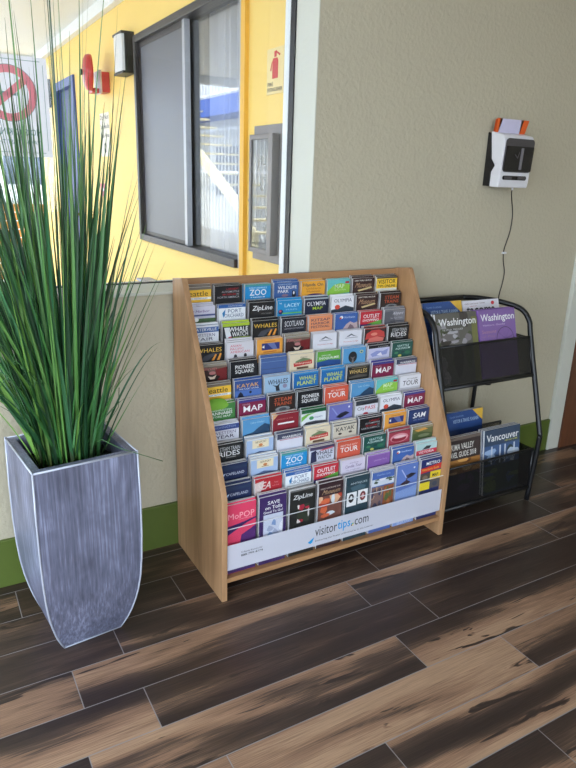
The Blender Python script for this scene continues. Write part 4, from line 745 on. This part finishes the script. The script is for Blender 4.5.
# ------------------------------------------------------------ wall mounted device
t = empty('wall_dispenser', (2.26, 2.12, 1.355), 'white and black wall-mounted dispenser on the beige wall with a hanging cord', 'dispenser')
DW = flat((226, 224, 228), .3, 0, 'white_plastic'); DK = flat((22, 20, 22), .25, 0, 'black_gloss_plastic'); DG = flat((74, 70, 72), .4, 0, 'charcoal_plastic')
X0, X1 = 2.165, 2.344
k = MB(); k.prism([(2.119, 1.362), (2.078, 1.362), (2.078, 1.42), (2.062, 1.445), (2.082, 1.47), (2.100, 1.575), (2.119, 1.58)], 'x', X0+.002, X1-.002, DK); k.build('back_shell', t, bevel=.003)
k = MB(); k.prism([(2.0775, 1.36), (2.030, 1.358), (2.026, 1.38), (2.020, 1.548), (2.032, 1.566), (2.0995, 1.582), (2.0995, 1.576), (2.0815, 1.47), (2.0615, 1.445), (2.0775, 1.42)], 'x', X0, X1, DW); k.build('front_shell', t, bevel=.006)
k = MB(); fy = lambda z: 2.026-(z-1.38)*(.008/.19)-.001
def fp(x0, x1, z0, z1, m, r=.012, d=0.):
    pts = []
    for cx_, cz_, a0_ in ((x1-r, z1-r, 0), (x0+r, z1-r, 90), (x0+r, z0+r, 180), (x1-r, z0+r, 270)):
        for j in range(6): a = math.radians(a0_+j*18); pts.append((cx_+r*math.cos(a), cz_+r*math.sin(a)))
    n_ = len(pts); k.raw([(x, fy(z)-d-.003, z) for x, z in pts]+[(x, fy(z)-d, z) for x, z in pts], [tuple(range(n_))]+[(i, (i+1) % n_, (i+1) % n_+n_, i+n_) for i in range(n_)], m)
fp(2.172, 2.340, 1.420, 1.553, DG, .016); k.build('face_panel', t)
k = MB(); fp(2.177, 2.338, 1.424, 1.523, DK, .006, .003); k.build('display_window', t)
k = MB(); fp(2.262, 2.275, 1.431, 1.517, flat((120, 116, 120), .4), .003, .006); k.face([(2.225, fy(1.49)-.0065, 1.490), (2.245, fy(1.47)-.0065, 1.475), (2.248, fy(1.47)-.0065, 1.479), (2.229, fy(1.49)-.0065, 1.494)], DG); k.face([(2.244, fy(1.47)-.0065, 1.477), (2.252, fy(1.50)-.0065, 1.503), (2.256, fy(1.50)-.0065, 1.502), (2.249, fy(1.47)-.0065, 1.475)], DG); k.build('display_mark', t)
k = MB(); fp(2.180, 2.322, 1.389, 1.406, DK, .009); k.build('button_strip', t)
k = MB(); fp(2.188, 2.232, 1.3915, 1.4035, DG, .005, .003); fp(2.268, 2.315, 1.3915, 1.4035, DG, .005, .003); k.build('button', t)
k = MB(); k.lathe([(.004, 0), (.004, .012)], (2.29, 2.06, 1.36), (0, 0, -1), DW, 8); k.build('cord_plug', t)
k = MB(); cp = [(2.29, 2.06, 1.352), (2.31, 2.08, 1.335), (2.355, 2.112, 1.30), (2.375, 2.116, 1.24), (2.372, 2.116, 1.165), (2.35, 2.116, 1.09), (2.353, 2.116, 1.039), (2.371, 2.116, .983), (2.366, 2.116, .923), (2.356, 2.116, .88), (2.35, 2.116, .80), (2.35, 2.116, .70)]
k.tube(arc(cp, 5), .0022, flat((48, 40, 38), .5), 6); k.build('cord', t)
k = MB(); k.box(2.341, 2.361, 2.109, 2.1195, 1.068, 1.076, DW); k.build('cord_clip', t)
k = MB(); LV = flat((206, 200, 226), .6); OG = flat((226, 96, 34), .6)
for (xa, xb, m) in ((2.170, 2.186, OG), (2.186, 2.312, LV), (2.312, 2.345, OG)):
    for j in range(3):
        y = 2.083+j*.005; k.raw([(xa, y, 1.5775), (xb, y, 1.5775), (xb+.02, y, 1.633-j*.002), (xa+.006, y, 1.633-j*.002), (xa, y+.0006, 1.5775), (xb, y+.0006, 1.5775), (xb+.02, y+.0006, 1.633-j*.002), (xa+.006, y+.0006, 1.633-j*.002)], [(0, 1, 2, 3), (7, 6, 5, 4), (0, 4, 5, 1), (1, 5, 6, 2), (2, 6, 7, 3), (3, 7, 4, 0)], m)
o = tag(k.build('leaflet'), 'folded leaflet with orange ends lying on top of the wall dispenser', 'leaflet')
